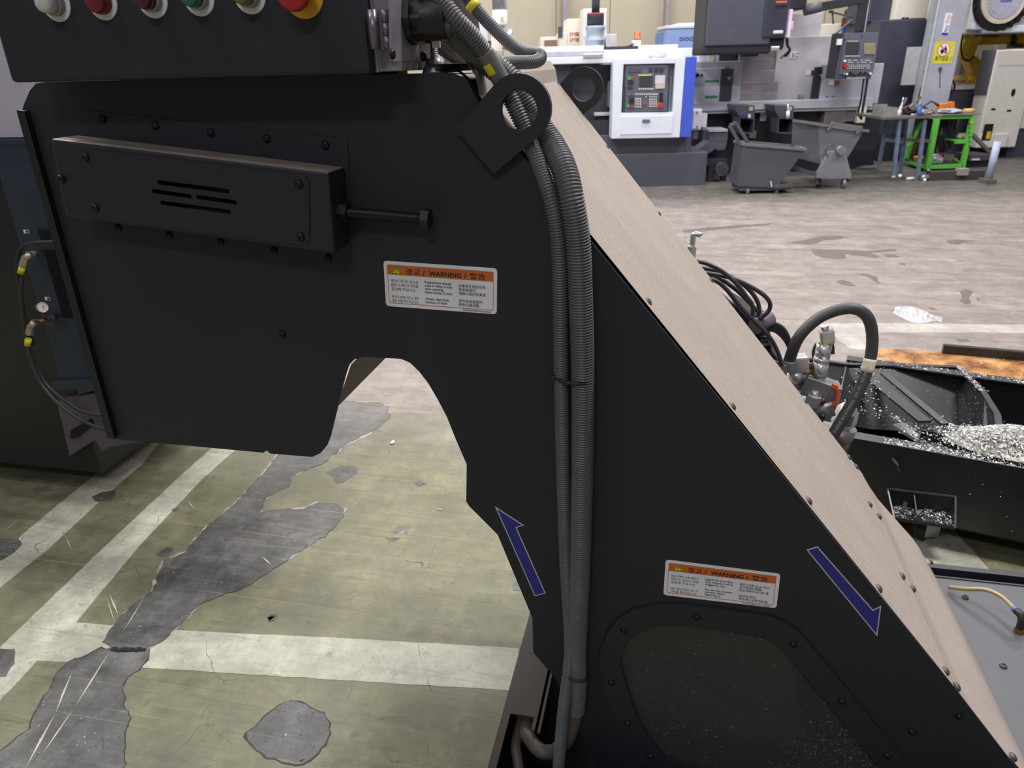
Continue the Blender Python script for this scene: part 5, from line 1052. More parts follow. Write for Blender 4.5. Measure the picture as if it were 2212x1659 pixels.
# pendant
pn = thing('control_pendant', B(1850, 100, VM - .3), 'grey operator pendant hanging from a dark swing arm', 'control panel')
MB().cyl(B(1738, 22, VM - .3), B(1772, 14, VM - .3), .07, n=14).build('arm_joint', M('arm_grey', (96, 98, 106), .5), pn); MB().bar(B(1765, 16, VM - .3), B(1875, -4, VM - .3), .09, .11).build('swing_arm', BLKM, pn, bevel=.01)
pt_, pb_ = B(1866, -10, VM - .3), B(1855, 70, VM - .3); MB().bar(V((pb_.x, pb_.y, pt_.z)), pb_, .10, .10).build('drop_pole', BLKM, pn, bevel=.01); MB().bar(V((pb_.x, pb_.y, pt_.z)) + RH * .06, pb_ + RH * .06, .015, .06).build('pole_cover', M('edge_pink', (226, 206, 226)), pn)
vq = VM - .42
def tilt(tl, tr, br, bl, d, nm, m, par, v=None, bev=0.):
    return MB().prism([B(*tl, v or vq), B(*tr, v or vq), B(*br, v or vq), B(*bl, v or vq)], FH * d).build(nm, m, par, bevel=bev)
tilt((1822, 71), (1899, 70), (1881, 171), (1803, 170), .22, 'pendant_body', M('pendant_dark', (78, 80, 92), .5), pn, None, .008); tilt((1811, 72), (1824, 72), (1807, 170), (1796, 170), .2, 'pendant_side', M('pendant_side', (48, 48, 54), .5), pn, vq + .02)
tilt((1826, 84), (1898, 83), (1886, 158), (1812, 160), .012, 'pendant_face', PNL, pn, vq - .012); tilt((1826, 72), (1861, 72), (1860, 84), (1824, 85), .012, 'pendant_top', PNL, pn, vq - .012); tilt((1863, 72), (1898, 71), (1896, 83), (1862, 84), .012, 'pendant_top', PNL, pn, vq - .012)
tilt((1830, 90), (1857, 90), (1854, 118), (1826, 119), .012, 'pendant_screen', SCR, pn, vq - .024); tilt((1830, 88), (1854, 88), (1854, 90), (1830, 90), .012, 'yellow_strip', M('strip_pale_yellow', (206, 196, 120)), pn, vq - .026)
keys('keyboard', 1867, 93, 1891, 117, 7, 8, vq - .012, KEYC, pn, .6); keys('softkeys', 1825, 119, 1857, 123, 10, 1, vq - .012, KEYW, pn); keys('key_rows', 1831, 128, 1885, 137, 13, 2, vq - .012, KEYW, pn, .5, .01, .25); keys('key_rows', 1829, 139, 1880, 149, 12, 3, vq - .012, KEYW, pn, .5, .01, .25)
for x, y, r, m in ((1824, 142, .03, RED), (1824, 132, .016, LWHT), (1822, 160, .014, GRN), (1828, 160, .014, LWHT), (1846, 157, .03, DGR), (1836, 157, .016, BLKP), (1879, 159, .014, LWHT), (1858, 157, .014, BLKP), (1868, 157, .014, BLKP)): knob(x, y, r, m, 'round_button', pn, vq - .012)
bx('white_tag', (1809, 84), (1818, 97), vq - .01, .02, LWHT, pn); MB().bar(B(1829, 169, vq - .02), B(1869, 168, vq - .02), .015, .02).build('front_handle', CHR, pn)
MB().tube(spline([B(1866, 170, vq + .05), B(1860, 215, vq + .05), B(1854, 245, vq + .1), B(1862, 258, vq + .1)], 5), .012, 8).build('pendant_cable', BLKP, pn); MB().tube(spline([B(1874, 168, vq + .05), B(1868, 210, vq + .05), B(1860, 258, vq + .1)], 5), .016, 8).build('pendant_cable', BLKP, pn)
wl = thing('work_lamp', B(1800, 70, VM - .2), 'thin articulated work lamp left of the pendant', 'lamp')
for a, c in (((1796, 26), (1845, 38)), ((1845, 38), (1800, 78)), ((1798, 26), (1800, 52))): MB().cyl(B(*a, VM - .2), B(*c, VM - .2), .012, n=8).build('lamp_arm', GALV, wl)
MB().cyl(B(1801, 76, VM - .2), B(1806, 96, VM - .2), .03, .06, 14).build('lamp_head', GALV, wl); MB().cyl(B(1795, 28, VM - .2), B(1795, 22, VM - .2), .03, n=10).build('lamp_base', GALV, wl)
om = thing('cream_lathe', B(1800, 140, VM + 2), 'cream and blue machine in the gap behind the pendant', 'machine'); bxz('cream_body', (1768, 52), (1815, 320), VM + 2.5, .6, CRM, om, .01); bxz('cream_step', (1838, 50), (1902, 320), VM + 2.4, .7, CRM, om, .01); bx('blue_cover', (1824, 36), (1854, 70), VM + 2.33, .06, M('cover_blue', (62, 96, 186), .5), om, .02); bx('blue_base', (1770, 112), (1800, 150), VM + 2.42, .06, M('cover_blue', (62, 96, 186)), om)
p = B(1836, 38, VM + 2.5); MB().rev(p, (0, 0, 1), [(.1, 0), (.1, .1), (.07, .13), (0, .14)], 16).build('motor', BLKM, om); bx('brown_plate', (1820, 38), (1826, 58), VM + 2.3, .02, M('brown_plate', (120, 84, 60), .5), om); keys('vent_grid', 1776, 132, 1794, 144, 5, 3, VM + 2.42, KEYC, om)
# ---- dark enclosure and cream doors
de = thing('dark_enclosure', W(uz(1940, 200, VH + 1.6)[0], VH + 2, 0), 'tall dark navy machine enclosure behind the steel column', 'machine'); vd = 12.05
bxz('enclosure_wall', (1903, 44), (1998, 372), vd, 1.2, NAV, de, .01); bx('upper_panel', (1891, -60), (1951, 46), vd + .3, .8, NAV, de, .01); bx('cream_door', (1949, -60), (2000, 41), vd + .15, .6, CRM, de, .01); bx('door_sill', (1949, 40), (2000, 43), vd + .1, .6, M('sill_dark', (56, 56, 62), .5), de)
for x in (1952, 1960): bx('sill_catch', (x, 37), (x + 2, 43), vd + .08, .05, BLKM, de)
bxz('wall_foot', (1896, 290), (1998, 372), vd - .1, .2, BLKM, de)
# ---- steel column
VC = 11.55
sc_ = thing('steel_column', B(2020, 345, VC), 'grey painted steel column carrying a yellow no-fire notice', 'column'); CG = M('column_grey', (162, 164, 178), .5, var=.12, scale=3, var2=(184, 186, 198))
def col(nm, x0, x1, y, dv, d, m, z0=0, z1=6): u0, _ = uz(x0, y, VC + dv); u1, _ = uz(x1, y, VC + dv); return MB().ubox(u0, u1, VC + dv, VC + dv + d, z0, z1).build(nm, m, sc_, bevel=.006)
col('front_flange', 2008, 2067, 130, 0, .02, CG); col('web', 2030, 2042, 130, .02, .3, CG); col('rear_flange', 1990, 2067, 130, .32, .02, CG); col('cover_strip', 1994, 2008, 130, .02, .1, M('strip_grey', (150, 158, 164), .5, var=.15)); col('edge_strip', 2003, 2008, 130, -.01, .02, M('strip_pale', (188, 194, 198), .5))
u_ = uz(1960, 145, VC + .12); bx('side_panel', (1963, 102), (1994, 183), VC + .12, .05, M('panel_silver', (176, 178, 182), .4, var=.1), sc_, .004)
ns = MB().prism([B(2022, 89, VC - .004), B(2065, 90, VC - .004), B(2056, 137, VC - .004), B(2012, 138, VC - .004)], FH * .003).build('notice', M('notice_yellow', (222, 218, 60), .6, var=.08), sc_, label='yellow no-fire notice taped to the column')
cx_ = B(2039, 107, VC - .0055); UP = V((0, 0, 1)); R_ = (B(2053, 107, VC) - B(2039, 107, VC)).length
MB().prism([arc(cx_, R_, 0, 6.283, 28, RH, UP)[:-1], arc(cx_, R_ * .86, 0, 6.283, 28, RH, UP)[:-1]], FH * .001).build('red_ring', M('ring_red', (222, 120, 80), .5), ns); MB().prism(arc(cx_, R_ * .86, 0, 6.283, 28, RH, UP)[:-1], FH * .001).build('white_disc', LWHT, ns)
cf_ = cx_ - FH * .0012
MB().prism([cf_ + RH * x * R_ + UP * y * R_ for x, y in ((-.3, -.6), (-.55, -.1), (-.3, .0), (-.25, .2), (.0, .05), (.15, .6), (.45, .1), (.5, -.3), (.25, -.6), (.1, -.3), (-.1, -.6))], FH * .001).build('flame_symbol', LINK, ns)
MB().bar(cf_ - FH * .0014 - RH * R_ * .62 + UP * R_ * .62, cf_ - FH * .0014 + RH * R_ * .62 - UP * R_ * .62, .0008, R_ * .16).build('red_slash', M('ring_red', (222, 120, 80)), ns) if False else MB().prism([cf_ - FH * .0014 + RH * R_ * x + UP * R_ * y for x, y in ((-.66, .54), (-.54, .66), (.66, -.54), (.54, -.66))], FH * .001).build('red_slash', M('ring_red', (222, 120, 80)), ns)
text('화기엄금', B(2019, 131, VC - .0045), RH, UP, .055, LINK, ns, width=.19, bold=.02)
for tl in ((2026, 84), (2010, 125), (2051, 122)): MB().bg(tl, (tl[0] + 6, tl[1] + 9), VC - .006, .003).build('tape', M('tape_tan', (196, 186, 130), .5), ns)
lb = MB().prism([B(2043, 28, VC - .004), B(2058, 28, VC - .004), B(2047, 76, VC - .004), B(2034, 75, VC - .004)], FH * .003).build('column_label', LWHT, sc_)
MB().prism([B(2035, 70.5, VC - .006), B(2048, 71, VC - .006), B(2047, 76, VC - .006), B(2034, 75, VC - .006)], FH * .002).build('label_band', M('band_navy', (70, 62, 150), .5), lb)
dl = (B(2046, 52, VC) - B(2038, 70, VC)).normalized(); text('NICE', B(2044.5, 70, VC - .0045), dl, dl.cross(FH) * -1 if False else FH.cross(dl) * -1, .045, M('band_navy', (70, 62, 150)), lb, width=.085, bold=.02); text('안전', B(2048.5, 51, VC - .0045), dl, FH.cross(dl) * -1, .045, RED, lb, width=.1)
MB().cyl(B(2031, 149, VC), B(2031, 149, VC - .02), .028, n=12).build('rust_knob', COPP, sc_); MB().bar(B(2031, 152, VC - .006), B(2030, 190, VC - .006), .008, .008).build('dark_rod', BLKM, sc_)
knob(1996, 151, .02, M('dot_pink', (220, 120, 120), .5), 'pink_dot', sc_, VC + .02, .008); MB().bar(B(1991, 188, VC + .01), B(1984, 214, VC + .01), .03, .006).build('rust_patch', COPP, sc_)
# ---- tool magazine machine and robot
VT = 12.2
tm = thing('tool_magazine_machine', W(uz(2170, 60, VT)[0], VT + .6, 0), 'white machine with round tool disc at the top right corner', 'machine')
bx('machine_head', (2092, -60), (2330, 68), VT + .25, 1.0, M('magazine_cream', (206, 200, 192), .5), tm, .02); bx('left_panel', (2082, -60), (2110, 70), VT + .3, .6, M('magazine_grey', (196, 194, 190), .5), tm, .01)
bx('white_edge', (2124, -60), (2134, 64), VT + .10, .2, WHT, tm, .02); bx('white_lower', (2124, 56), (2330, 66), VT + .10, .2, WHT, tm, .02)
dc = B(2168, -2, VT + .05); RR = lambda k: (B(2168 + k, -2, VT) - B(2168, -2, VT)).length
MB().cyl(dc + FH * .05, dc + FH * .02, RR(46) * 1.35, n=40).build('tool_ring', BLKM, tm); MB().cyl(dc + FH * .03, dc - FH * .03, RR(40) * 1.2, n=40).build('disc_rim', M('disc_cream', (226, 216, 196), .45), tm); MB().cyl(dc - FH * .025, dc - FH * .04, RR(33) * 1.15, n=40).build('disc_face', M('disc_violet', (196, 198, 216), .4), tm)
for i in range(24):
    a = i * math.pi / 12; q = dc + FH * .02 + (RH * math.cos(a) + UP * math.sin(a)) * RR(46) * 1.27; MB().cyl(q, q - FH * .03, .035, n=12).build('tool_pocket', PIT, tm)
    q2 = dc - FH * .041 + (RH * math.cos(a) + UP * math.sin(a)) * RR(33) * 1.0
    if q2.z < dc.z + .05: text(str((24 - i) % 24 + 1), q2 - UP * .015, RH, UP, .03, M('numeral_violet', (130, 130, 170), .5), tm)
bx('disc_print', (2162, 0), (2186, 3), VT + .0, .004, M('print_blue', (110, 120, 200), .5), tm); bx('yellow_tag', (2162, 61), (2168, 66), VT + .08, .03, YELL, tm)
wc2 = thing('white_control_cabinet', W(uz(2160, 250, VT)[0], VT, 0), 'cream cabinet with round black hole standing at the right edge', 'cabinet'); vw = 11.9
CW = M('cabinet_cream', (214, 210, 202), .5, var=.05)
bx('cabinet_front', (2156, 108), (2193, 318), vw, .36, CW, wc2, .015); bx('cabinet_right', (2197, 106), (2330, 275), vw + .06, .36, CW, wc2, .015); bx('cabinet_slab', (2124, 290), (2172, 318), vw - .05, .08, CW, wc2, .01); bx('cabinet_lower_right', (2188, 275), (2330, 345), vw + .1, .36, NAV, wc2); MB().ubox(uz(2156, 108, vw)[0] - .012, uz(2156, 108, vw)[0] - .002, vw + .03, vw + .36, uz(2140, 205, vw)[1], uz(2156, 108, vw)[1]).build('dark_side', M('cabinet_charcoal', (88, 88, 98), .5), wc2)
hc_ = B(2189, 200, vw - .004); MB().prism(arc(hc_, .055, 0, 6.283, 20, RH * .55, UP * 1.05)[:-1], FH * .004).build('round_hole', PIT, wc2)
for x, y in ((2142, 234), (2176, 237)): bx('latch_slot', (x, y), (x + 8, y + 4), vw - .004, .004, PIT, wc2)
bx('dark_window', (2128, 268), (2139, 303), vw - .055, .006, PIT, wc2); bx('yellow_label', (2133, 284), (2138, 300), vw - .06, .006, M('label_ochre', (206, 180, 60), .5), wc2); keys('louvre_dimples', 2148, 252, 2172, 295, 6, 9, vw, CW, wc2, .5, .004)
MB().tube(arc(B(2153, 103, vw + .1), .03, 0, 6.283, 12, RH, UP), .006, 8).build('lifting_eye', GALV, wc2); bx('panel_seam', (2157, 140), (2212, 142), vw - .003, .004, MGR, wc2)
VR = VT + 1.2
rb = thing('robot_arm', B(2105, 175, VR), 'yellow industrial robot arm reaching right above the dark bench', 'robot')
MB().prism([B(2086, 72, VR), B(2116, 76, VR), B(2117, 88, VR), B(2110, 112, VR), B(2104, 127, VR), B(2080, 122, VR), B(2083, 98, VR)], FH * .35).build('elbow_housing', RYEL, rb, bevel=.02)
MB().prism([B(2081, 96, VR - .05), B(2097, 74, VR - .05), B(2101, 82, VR - .05), B(2095, 100, VR - .05), B(2088, 120, VR - .05), B(2078, 118, VR - .05)], FH * .1).build('elbow_cover', M('robot_yellow_bright', (250, 222, 50), .4), rb, bevel=.015)
MB().cyl(B(2114, 86, VR + .1), B(2186, 84, VR + .1), .085, .075, 18).build('forearm', RYEL, rb); MB().cyl(B(2180, 84, VR + .1), B(2188, 83, VR + .1), .10, n=18).build('wrist_flange', BLKM, rb); MB().sph(B(2204, 84, VR + .1), .12, 14).build('wrist', RYEL, rb); bx('wrist_bottom', (2192, 96), (2212, 103), VR, .2, BLKM, rb)
MB().prism([B(2090, 128, VR + .1), B(2110, 120, VR + .1), B(2128, 140, VR + .1), B(2124, 175, VR + .1), B(2106, 175, VR + .1), B(2108, 165, VR + .1)], FH * .25).build('upper_arm', M('robot_yellow_dark', (206, 164, 54), .45), rb, bevel=.02)
MB().cyl(B(2112, 178, VR + .2), B(2112, 168, VR + .2), .16, n=20).build('robot_base', RYEL, rb); MB().sph(B(2075, 170, VR + .2), .12, 12, (1, 1, .5)).build('base_cover', M('robot_yellow_pale', (240, 200, 120), .45), rb)
MB().bar(B(2106, 77, VR), B(2188, 73, VR), .02, .03).build('dress_rail', BLKM, rb); bx('dress_clamp', (2133, 68), (2158, 78), VR, .1, BLKM, rb)
MB().tube(spline([B(2080, 76, VR - .1), B(2076, 100, VR - .1), B(2080, 125, VR - .1), B(2092, 131, VR - .1), B(2103, 122, VR - .1)], 6), .014, 8).build('arm_cable', BLKP, rb)
db = thing('dark_bench', B(2095, 240, VT + .6), 'dark bench with pale top below the robot', 'bench'); bxz('bench_body', (2040, 194), (2128, 345), VT + .5, .9, M('bench_dark', (74, 74, 84), .5), db, .01)
ub0, zb0 = uz(2054, 194, VT + .5); ub1, _ = uz(2125, 194, VT + .5); MB().ubox(ub0, ub1, VT + .48, VT + 1.4, zb0, zb0 + .06).build('bench_top', M('bench_top_pale', (186, 180, 184), .5), db); zr_ = uz(2112, 178, VR + .2)[1]; MB().ubox(ub0, ub1 + .25, VR - .1, VR + .8, 0, zr_).build('robot_pedestal', M('bench_top_pale', (186, 180, 184)), db)
MB().tube(spline([B(2056, 172, VT + .4), B(2062, 182, VT + .4), B(2061, 195, VT + .4)], 5), .014, 8).build('bench_cable', BLKP, db)
# ---- tilting hoppers
def wheel(px, py, r, v, par, m=GALV):
    c = B(px, py, v); MB().rev(c - RH * .015, RH, [(r * .5, -.004), (r, 0), (r, .03), (r * .5, .034)], 16).build('wheel', m, par); MB().bar(c + RH * .0, c + UP * r * 1.6, .05, .03).build('caster_fork', DGR, par)
v1 = VF(1672, 418) 
h1_ = thing('tilting_hopper', B(1670, 415, v1), 'dark grey wedge-shaped chip hopper with upright handle, nearest of the two', 'hopper'); HG = M('hopper_grey', (82, 86, 94), .5, var=.12, scale=4)
fp = [B(1608, 312, v1), B(1740, 323, v1), B(1733, 332, v1), B(1678, 406, v1), B(1594, 402, v1)]
def shell(front, d, t, par, m, nm='hopper_body'):
    MB().prism(front, FH * t).build(nm + '_front', m, par); MB().prism([p + FH * (d - t) for p in front], FH * t).build(nm + '_back', m, par)
    mb = MB()
    for i in range(1, len(front)):
        a, b = front[i], front[(i + 1) % len(front)]; mb.add([a + FH * t, b + FH * t, b + FH * (d - t), a + FH * (d - t)], [(0, 1, 2, 3)])
    mb.build(nm + '_sides', m, par)
shell(fp, .40, .012, h1_, HG)
for a, c in ((fp[0], fp[1]), (fp[0] + FH * .4, fp[1] + FH * .4), (fp[1], fp[1] + FH * .4), (fp[0], fp[0] + FH * .4)): MB().bar(a, c, .045, .03).build('rim_tube', M('rim_worn', (116, 114, 116), .45), h1_)
for a, c in (((1576, 272), (1600, 314)), ((1590, 266), (1616, 308))): MB().bar(B(*a, v1 + .1), B(*c, v1 + .1), .035, .035).build('handle_bar', HG, h1_)
MB().bar(B(1576, 271, v1 + .1), B(1591, 265, v1 + .1), .035, .035).build('handle_bar', HG, h1_)
bx('skid_base', (1600, 401), (1710, 410), v1 + .02, .38, HG, h1_); MB().bar(B(1672, 404, v1 - .02), B(1710, 400, v1 - .02), .04, .04).build('skid_toe', HG, h1_)
for x in (1614, 1676): wheel(x, 413, .045, v1 + .05, h1_); wheel(x + 10, 410, .045, v1 + .3, h1_)
MB().bar(B(1667, 404, v1 - .03), B(1665, 392, v1 - .03), .012, .01).build('tag_ribbon', LWHT, h1_)
v2 = VF(1822, 405)
h2_ = thing('tilting_hopper', B(1800, 400, v2), 'mid grey tilting hopper on a trapezoid stand, right of the nearer hopper', 'hopper'); HL = M('hopper_light', (116, 120, 128), .5, var=.12, scale=4)
fp2 = [B(1768, 272, v2), B(1864, 286, v2), B(1832, 339, v2), B(1772, 354, v2)]
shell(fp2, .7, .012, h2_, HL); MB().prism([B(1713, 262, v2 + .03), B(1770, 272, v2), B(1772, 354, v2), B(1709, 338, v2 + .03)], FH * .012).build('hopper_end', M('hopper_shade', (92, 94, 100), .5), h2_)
for a, c in (((1714, 260), (1876, 283)), ((1798, 266), (1862, 275)), ((1786, 281), (1800, 266)), ((1848, 288), (1860, 276))): MB().bar(B(*a, v2 - .02), B(*c, v2 - .02), .045, .03).build('rim_tube', M('rim_worn', (116, 114, 116)), h2_)
MB().prism([B(1792, 326, v2 - .08), B(1826, 327, v2 - .08), B(1840, 378, v2 - .08), B(1839, 386, v2 - .08), B(1763, 385, v2 - .08), B(1764, 374, v2 - .08)], FH * .05).build('pivot_stand', M('stand_grey', (130, 134, 142), .5, var=.1), h2_, bevel=.008)
c = B(1810, 323, v2 - .05); MB().cyl(c, c - FH * .12, .05, n=18).build('pivot_pin', GALV, h2_)
MB().tube(arc(B(1795, 325, v2 - .1), .07, 1.2, 4.2, 10, RH, UP), .01, 8).build('latch_hook', HG, h2_)
wheel(1822, 396, .055, v2 - .05, h2_); wheel(1768, 396, .05, v2, h2_, BLKP); wheel(1830, 392, .05, v2 + .5, h2_, BLKP); MB().bar(B(1710, 360, v2 + .1), B(1765, 378, v2 - .02), .05, .04).build('tow_bar', HG, h2_); MB().bar(B(1764, 372, v2 - .03), B(1764, 398, v2 - .03), .03, .03).build('stand_leg', HG, h2_)
v3 = VF(1550, 398)
h3_ = thing('chip_conveyor_outlet', B(1540, 398, v3), 'dark inclined chip chute with square hopper between lathe and machining centre', 'chute')
bx('hopper_box', (1533, 281), (1571, 306), v3 + .3, .35, DGR, h3_, .006); MB().prism([B(1533, 306, v3 + .3), B(1571, 306, v3 + .3), B(1566, 322, v3 + .3), B(1552, 325, v3 + .3), B(1546, 322, v3 + .3)], FH * .35).build('hopper_cone', DGR, h3_); bx('hopper_lip', (1532, 280), (1572, 284), v3 + .28, .38, M('lip_pale', (168, 166, 176), .5), h3_)
MB().prism([B(1500, 330, v3 + .25), B(1536, 303, v3 + .25), B(1544, 322, v3 + .25), B(1516, 342, v3 + .25), B(1500, 342, v3 + .25)], FH * .3).build('inclined_chute', DGR, h3_); bx('support_frame', (1527, 345), (1570, 356), v3 + .2, .3, BLKM, h3_); bx('support_leg', (1532, 355), (1540, 398), v3 + .2, .06, BLKM, h3_); bx('support_leg', (1560, 355), (1568, 396), v3 + .3, .06, BLKM, h3_)
c = B(1560, 366, v3 + .15); MB().cyl(c, c + FH * .25, .09, n=18).build('drive_motor', M('motor_dark', (70, 72, 80), .5), h3_)
# ---- work tables
v4 = VF(1978, 392); vb4 = v4 + .75
wt = thing('work_table', B(1960, 390, v4), 'old work table with steel-blue tube legs, left of the green cart', 'table'); BT = M('tube_blue', (108, 124, 148), .5, var=.2, scale=10); ztp = uz(1960, 251, v4)[1]
u0, _ = uz(1904, 252, v4); u1, _ = uz(2032, 252, v4); MB().ubox(u0, u1, v4 - .05, vb4, ztp - .03, ztp).build('table_top', M('table_top_worn', (104, 98, 92), .55, var=.25), wt)
def leg(x0, y0, x1, y1, v, nm='leg', m=BT, par=None, w_=.04): a = B(x1, y1, v); b = B(x0, y0, v); return MB().bar(V((a.x, a.y, a.z)), b, w_, w_).build(nm, m, par or wt)
leg(1918, 254, 1897, 365, v4 + .5); leg(1944, 256, 1930, 380, v4); leg(1958, 258, 1944, 376, v4 + .6); leg(1998, 258, 1982, 378, v4)
leg(1912, 302, 1950, 307, v4 + .3, 'stretcher'); leg(1950, 306, 1948, 330, v4 + .5, 'stretcher'); leg(1915, 299, 2010, 305, v4 + .4, 'shelf_rail', M('rail_grey', (106, 104, 106), .5))
for x, y in ((1930, 381), (1944, 380)): MB().sph(B(x, y, v4), .025, 10).build('foot', LWHT, wt)
v5 = VF(2000, 366) - .25
gc5 = thing('green_cart', B(2050, 365, v5), 'bright green tool cart with steel top in front of the dark machines', 'cart'); GC = M('cart_green', (104, 196, 76), .45, var=.06)
zt5 = uz(2060, 247, v5)[1]; 
def gbar(a, b, va, vb=None, nm='frame_bar', w_=.055): return MB().bar(B(*a, va), B(*b, va if vb is None else vb), w_, .05).build(nm, GC, gc5)
gbar((2025, 250), (2003, 364), v5, nm='leg', w_=.07); gbar((2101, 254), (2078, 362), v5, nm='leg', w_=.065); gbar((2003, 361), (2078, 358), v5, nm='bottom_rail', w_=.05); gbar((2063, 306), (2086, 305), v5, nm='shelf_rail', w_=.05); gbar((2003, 362), (1958, 347), v5, v5 + .7, 'bottom_rail'); gbar((1958, 347), (1966, 316), v5 + .7, nm='leg'); gbar((1964, 318), (1990, 262), v5 + .7, nm='leg'); gbar((2078, 358), (2060, 345), v5, v5 + .7, 'bottom_rail')
u0, _ = uz(2024, 247, v5); u1, _ = uz(2117, 247, v5); MB().ubox(u0, u1, v5 - .03, v5 + .7, zt5 - .012, zt5).build('cart_top', M('cart_top_steel', (150, 150, 150), .35, .6, var=.2), gc5); MB().ubox(u0, u1 - .1, v5, v5 + .68, zt5 - .06, zt5 - .012).build('top_frame', GC, gc5)
zs5 = uz(2040, 357, v5)[1]; u0b, _ = uz(2006, 358, v5); u1b, _ = uz(2074, 358, v5); MB().ubox(u0b, u1b, v5 + .02, v5 + .7, zs5, zs5 + .015).build('lower_shelf', M('shelf_dark', (60, 62, 66), .5), gc5); MB().ubox(u0b + .05, u1b, v5 + .68, v5 + .7, zs5, zt5 - .06).build('back_panel', M('shelf_dark', (60, 62, 66)), gc5)
zs6 = uz(2075, 305, v5)[1]; u0c, _ = uz(2063, 305, v5); MB().ubox(u0c, u1b + .03, v5 + .02, v5 + .6, zs6, zs6 + .01).build('side_shelf', GC, gc5)
keys('punched_holes', 2093, 262, 2095, 350, 1, 9, v5 - .027, M('hole_dark_green', (40, 90, 30), .6), gc5, .5, .004)
for x, y in ((2003, 371), (2076, 368)):
    c = B(x, y, v5); MB().bar(B(x, 363, v5), c, .03, .03).build('caster_fork', STEEL, gc5); MB().cyl(c - RH * .03, c + RH * .03, .05, n=14).build('caster_wheel', STEEL, gc5)
knob(2099, 265, .02, M('sticker_yellow_green', (210, 200, 60), .5), 'round_sticker', gc5, v5 - .03, .004)
# things on the tables
def onz(px, py, v, z): u, _ = uz(px, py, v); return W(u, v, z)
tr_ = thing('parts_tray', onz(1922, 248, v4 + .2, ztp), 'open grey metal tray at the left end of the blue-legged table', 'tray'); o = onz(1908, 245, v4 + .1, ztp); o2 = onz(1938, 245, v4 + .1, ztp); wv = (o2 - o)
for nm, a, b, h in (('tray_side', o, o2, .08), ('tray_side', o + FH * .3, o2 + FH * .3, .13), ('tray_end', o, o + FH * .3, .12), ('tray_end', o2, o2 + FH * .3, .10)): MB().bar(a + UP * h / 2, b + UP * h / 2, .012, h).build(nm, M('tray_grey', (140, 142, 138), .5, var=.2), tr_)
MB().ubox(*[uz(1909, 245, v4 + .1)[0], uz(1937, 245, v4 + .1)[0]], v4 + .1, v4 + .4, ztp, ztp + .02).build('tray_bottom', M('tray_grey', (140, 142, 138)), tr_)
def bottle(px, py, v, z, r, h, m, lab, capm=None, nm='bottle'):
    c = onz(px, py, v, z); t_ = thing(nm, c, lab, 'bottle'); MB().rev(c, UP, [(r, 0), (r, h * .55), (r * .6, h * .68), (r * .5, h * .75)], 14).build('bottle_body', m, t_); MB().rev(c + UP * h * .74, UP, [(r * .55, 0), (r * .55, h * .2), (r * .3, h * .26)], 12).build('bottle_cap', capm or m, t_)
bottle(1984, 250, v4 - .01, ztp, .028, .16, M('bottle_blue', (70, 120, 200), .4), 'small blue bottle near the front edge of the blue-legged table'); bottle(1942, 248, v4 + .02, ztp, .024, .12, M('bottle_white', (222, 222, 230), .4), 'small white bottle beside the parts tray', LWHT)
bottle(1946, 240, v4 + .2, ztp, .018, .22, M('bottle_white', (222, 222, 230)), 'slim white tube standing upright behind the clutter on the table', LWHT, 'glue_tube')
random.seed(9)
tools = [((1950, 236), (1968, 226), M('handle_dark_red', (130, 40, 40), .5), 'dark red tool handle leaning in the clutter on the blue-legged table'), ((1952, 228), (1958, 212), DGR, 'thin grey rod sticking up out of the clutter on the table'), ((1958, 244), (1975, 240), BLKP, 'black tool lying behind the blue bottle'), ((1964, 232), (1974, 224), GALV, 'grey wrench handle leaning left of the column'), ((1990, 232), (2012, 218), DGR, 'long thin dark rod slanting up before the column, left one'), ((2012, 218), (2028, 228), DGR, 'long thin dark rod slanting down before the column, right one'), ((1980, 222), (1988, 210), COPP, 'short rusty bar stub against the column foot'), ((1968, 248), (1980, 247), CHR, 'flat bright steel piece at the front of the blue-legged table'), ((1996, 240), (2012, 238), BLKP, 'black hand tool behind the grey castings'), ((1955, 240), (1965, 248), BLKP, 'black pliers between tray and blue bottle')]
for (a, b, m, lab) in tools:
    A_, B_ = B(*a, v4 + .15), B(*b, v4 + .2); z = min(A_.z, B_.z)
    MB().cyl(A_, B_, .012, .016, 8).build('hand_tool', m, None, lab, 'tool')
for i, (x, lab) in enumerate(((1992, 'left'), (2003, 'middle'), (2012, 'right'))): crumple(onz(x, 248, v4 + .05 + .1 * i, ztp + .035), RH * .06, FH * .05, UP * .035, M('casting_grey', (158, 154, 150), .5, .3, var=.25), 'casting', None, '%s pale grey casting of the three beside the green cart top' % lab, 'casting', 5 + i, 10, .5)
for i, (x, lab) in enumerate(((1957, 'dark lump of clutter behind the white bottle on the table'), (1972, 'dark lump of clutter left of the blue bottle'), (1990, 'dark lump of clutter at the foot of the column'))): crumple(onz(x, 240, v4 + .3, ztp + .05), RH * .07, FH * .08, UP * .05, M('clutter_dark', (70, 66, 66), .5, .2, var=.4, scale=30), 'clutter', None, lab, 'clutter', 15 + i, 12, .6)
crumple(onz(2052, 243, v5 + .2, zt5 + .03), RH * .17, FH * .14, UP * .035, M('foil_bag', (214, 212, 216), .2, .3, alpha=.9), 'foil_bag', None, 'shiny crumpled plastic bag on the green cart top', 'bag', 8, 18, .5)
ob_ = MB(); ob_.obox(onz(2040, 235, v5 + .5, zt5 + .08), RH * .11 + UP * .02, FH * .05, UP * .04 - RH * .01); ob_.build('orange_box', M('box_orange', (226, 130, 50), .5), None, 'orange box lying behind the plastic bag on the green cart', 'box', bevel=.005)
c = onz(2092, 243, v5 + .25, zt5); MB().rev(c, UP, [(.06, 0), (.075, .01), (.075, .05), (.05, .055), (.045, .02)], 18).build('tape_roll', M('tape_ochre', (210, 170, 96), .45), None, 'ochre roll of tape on the right of the green cart top', 'tape roll')
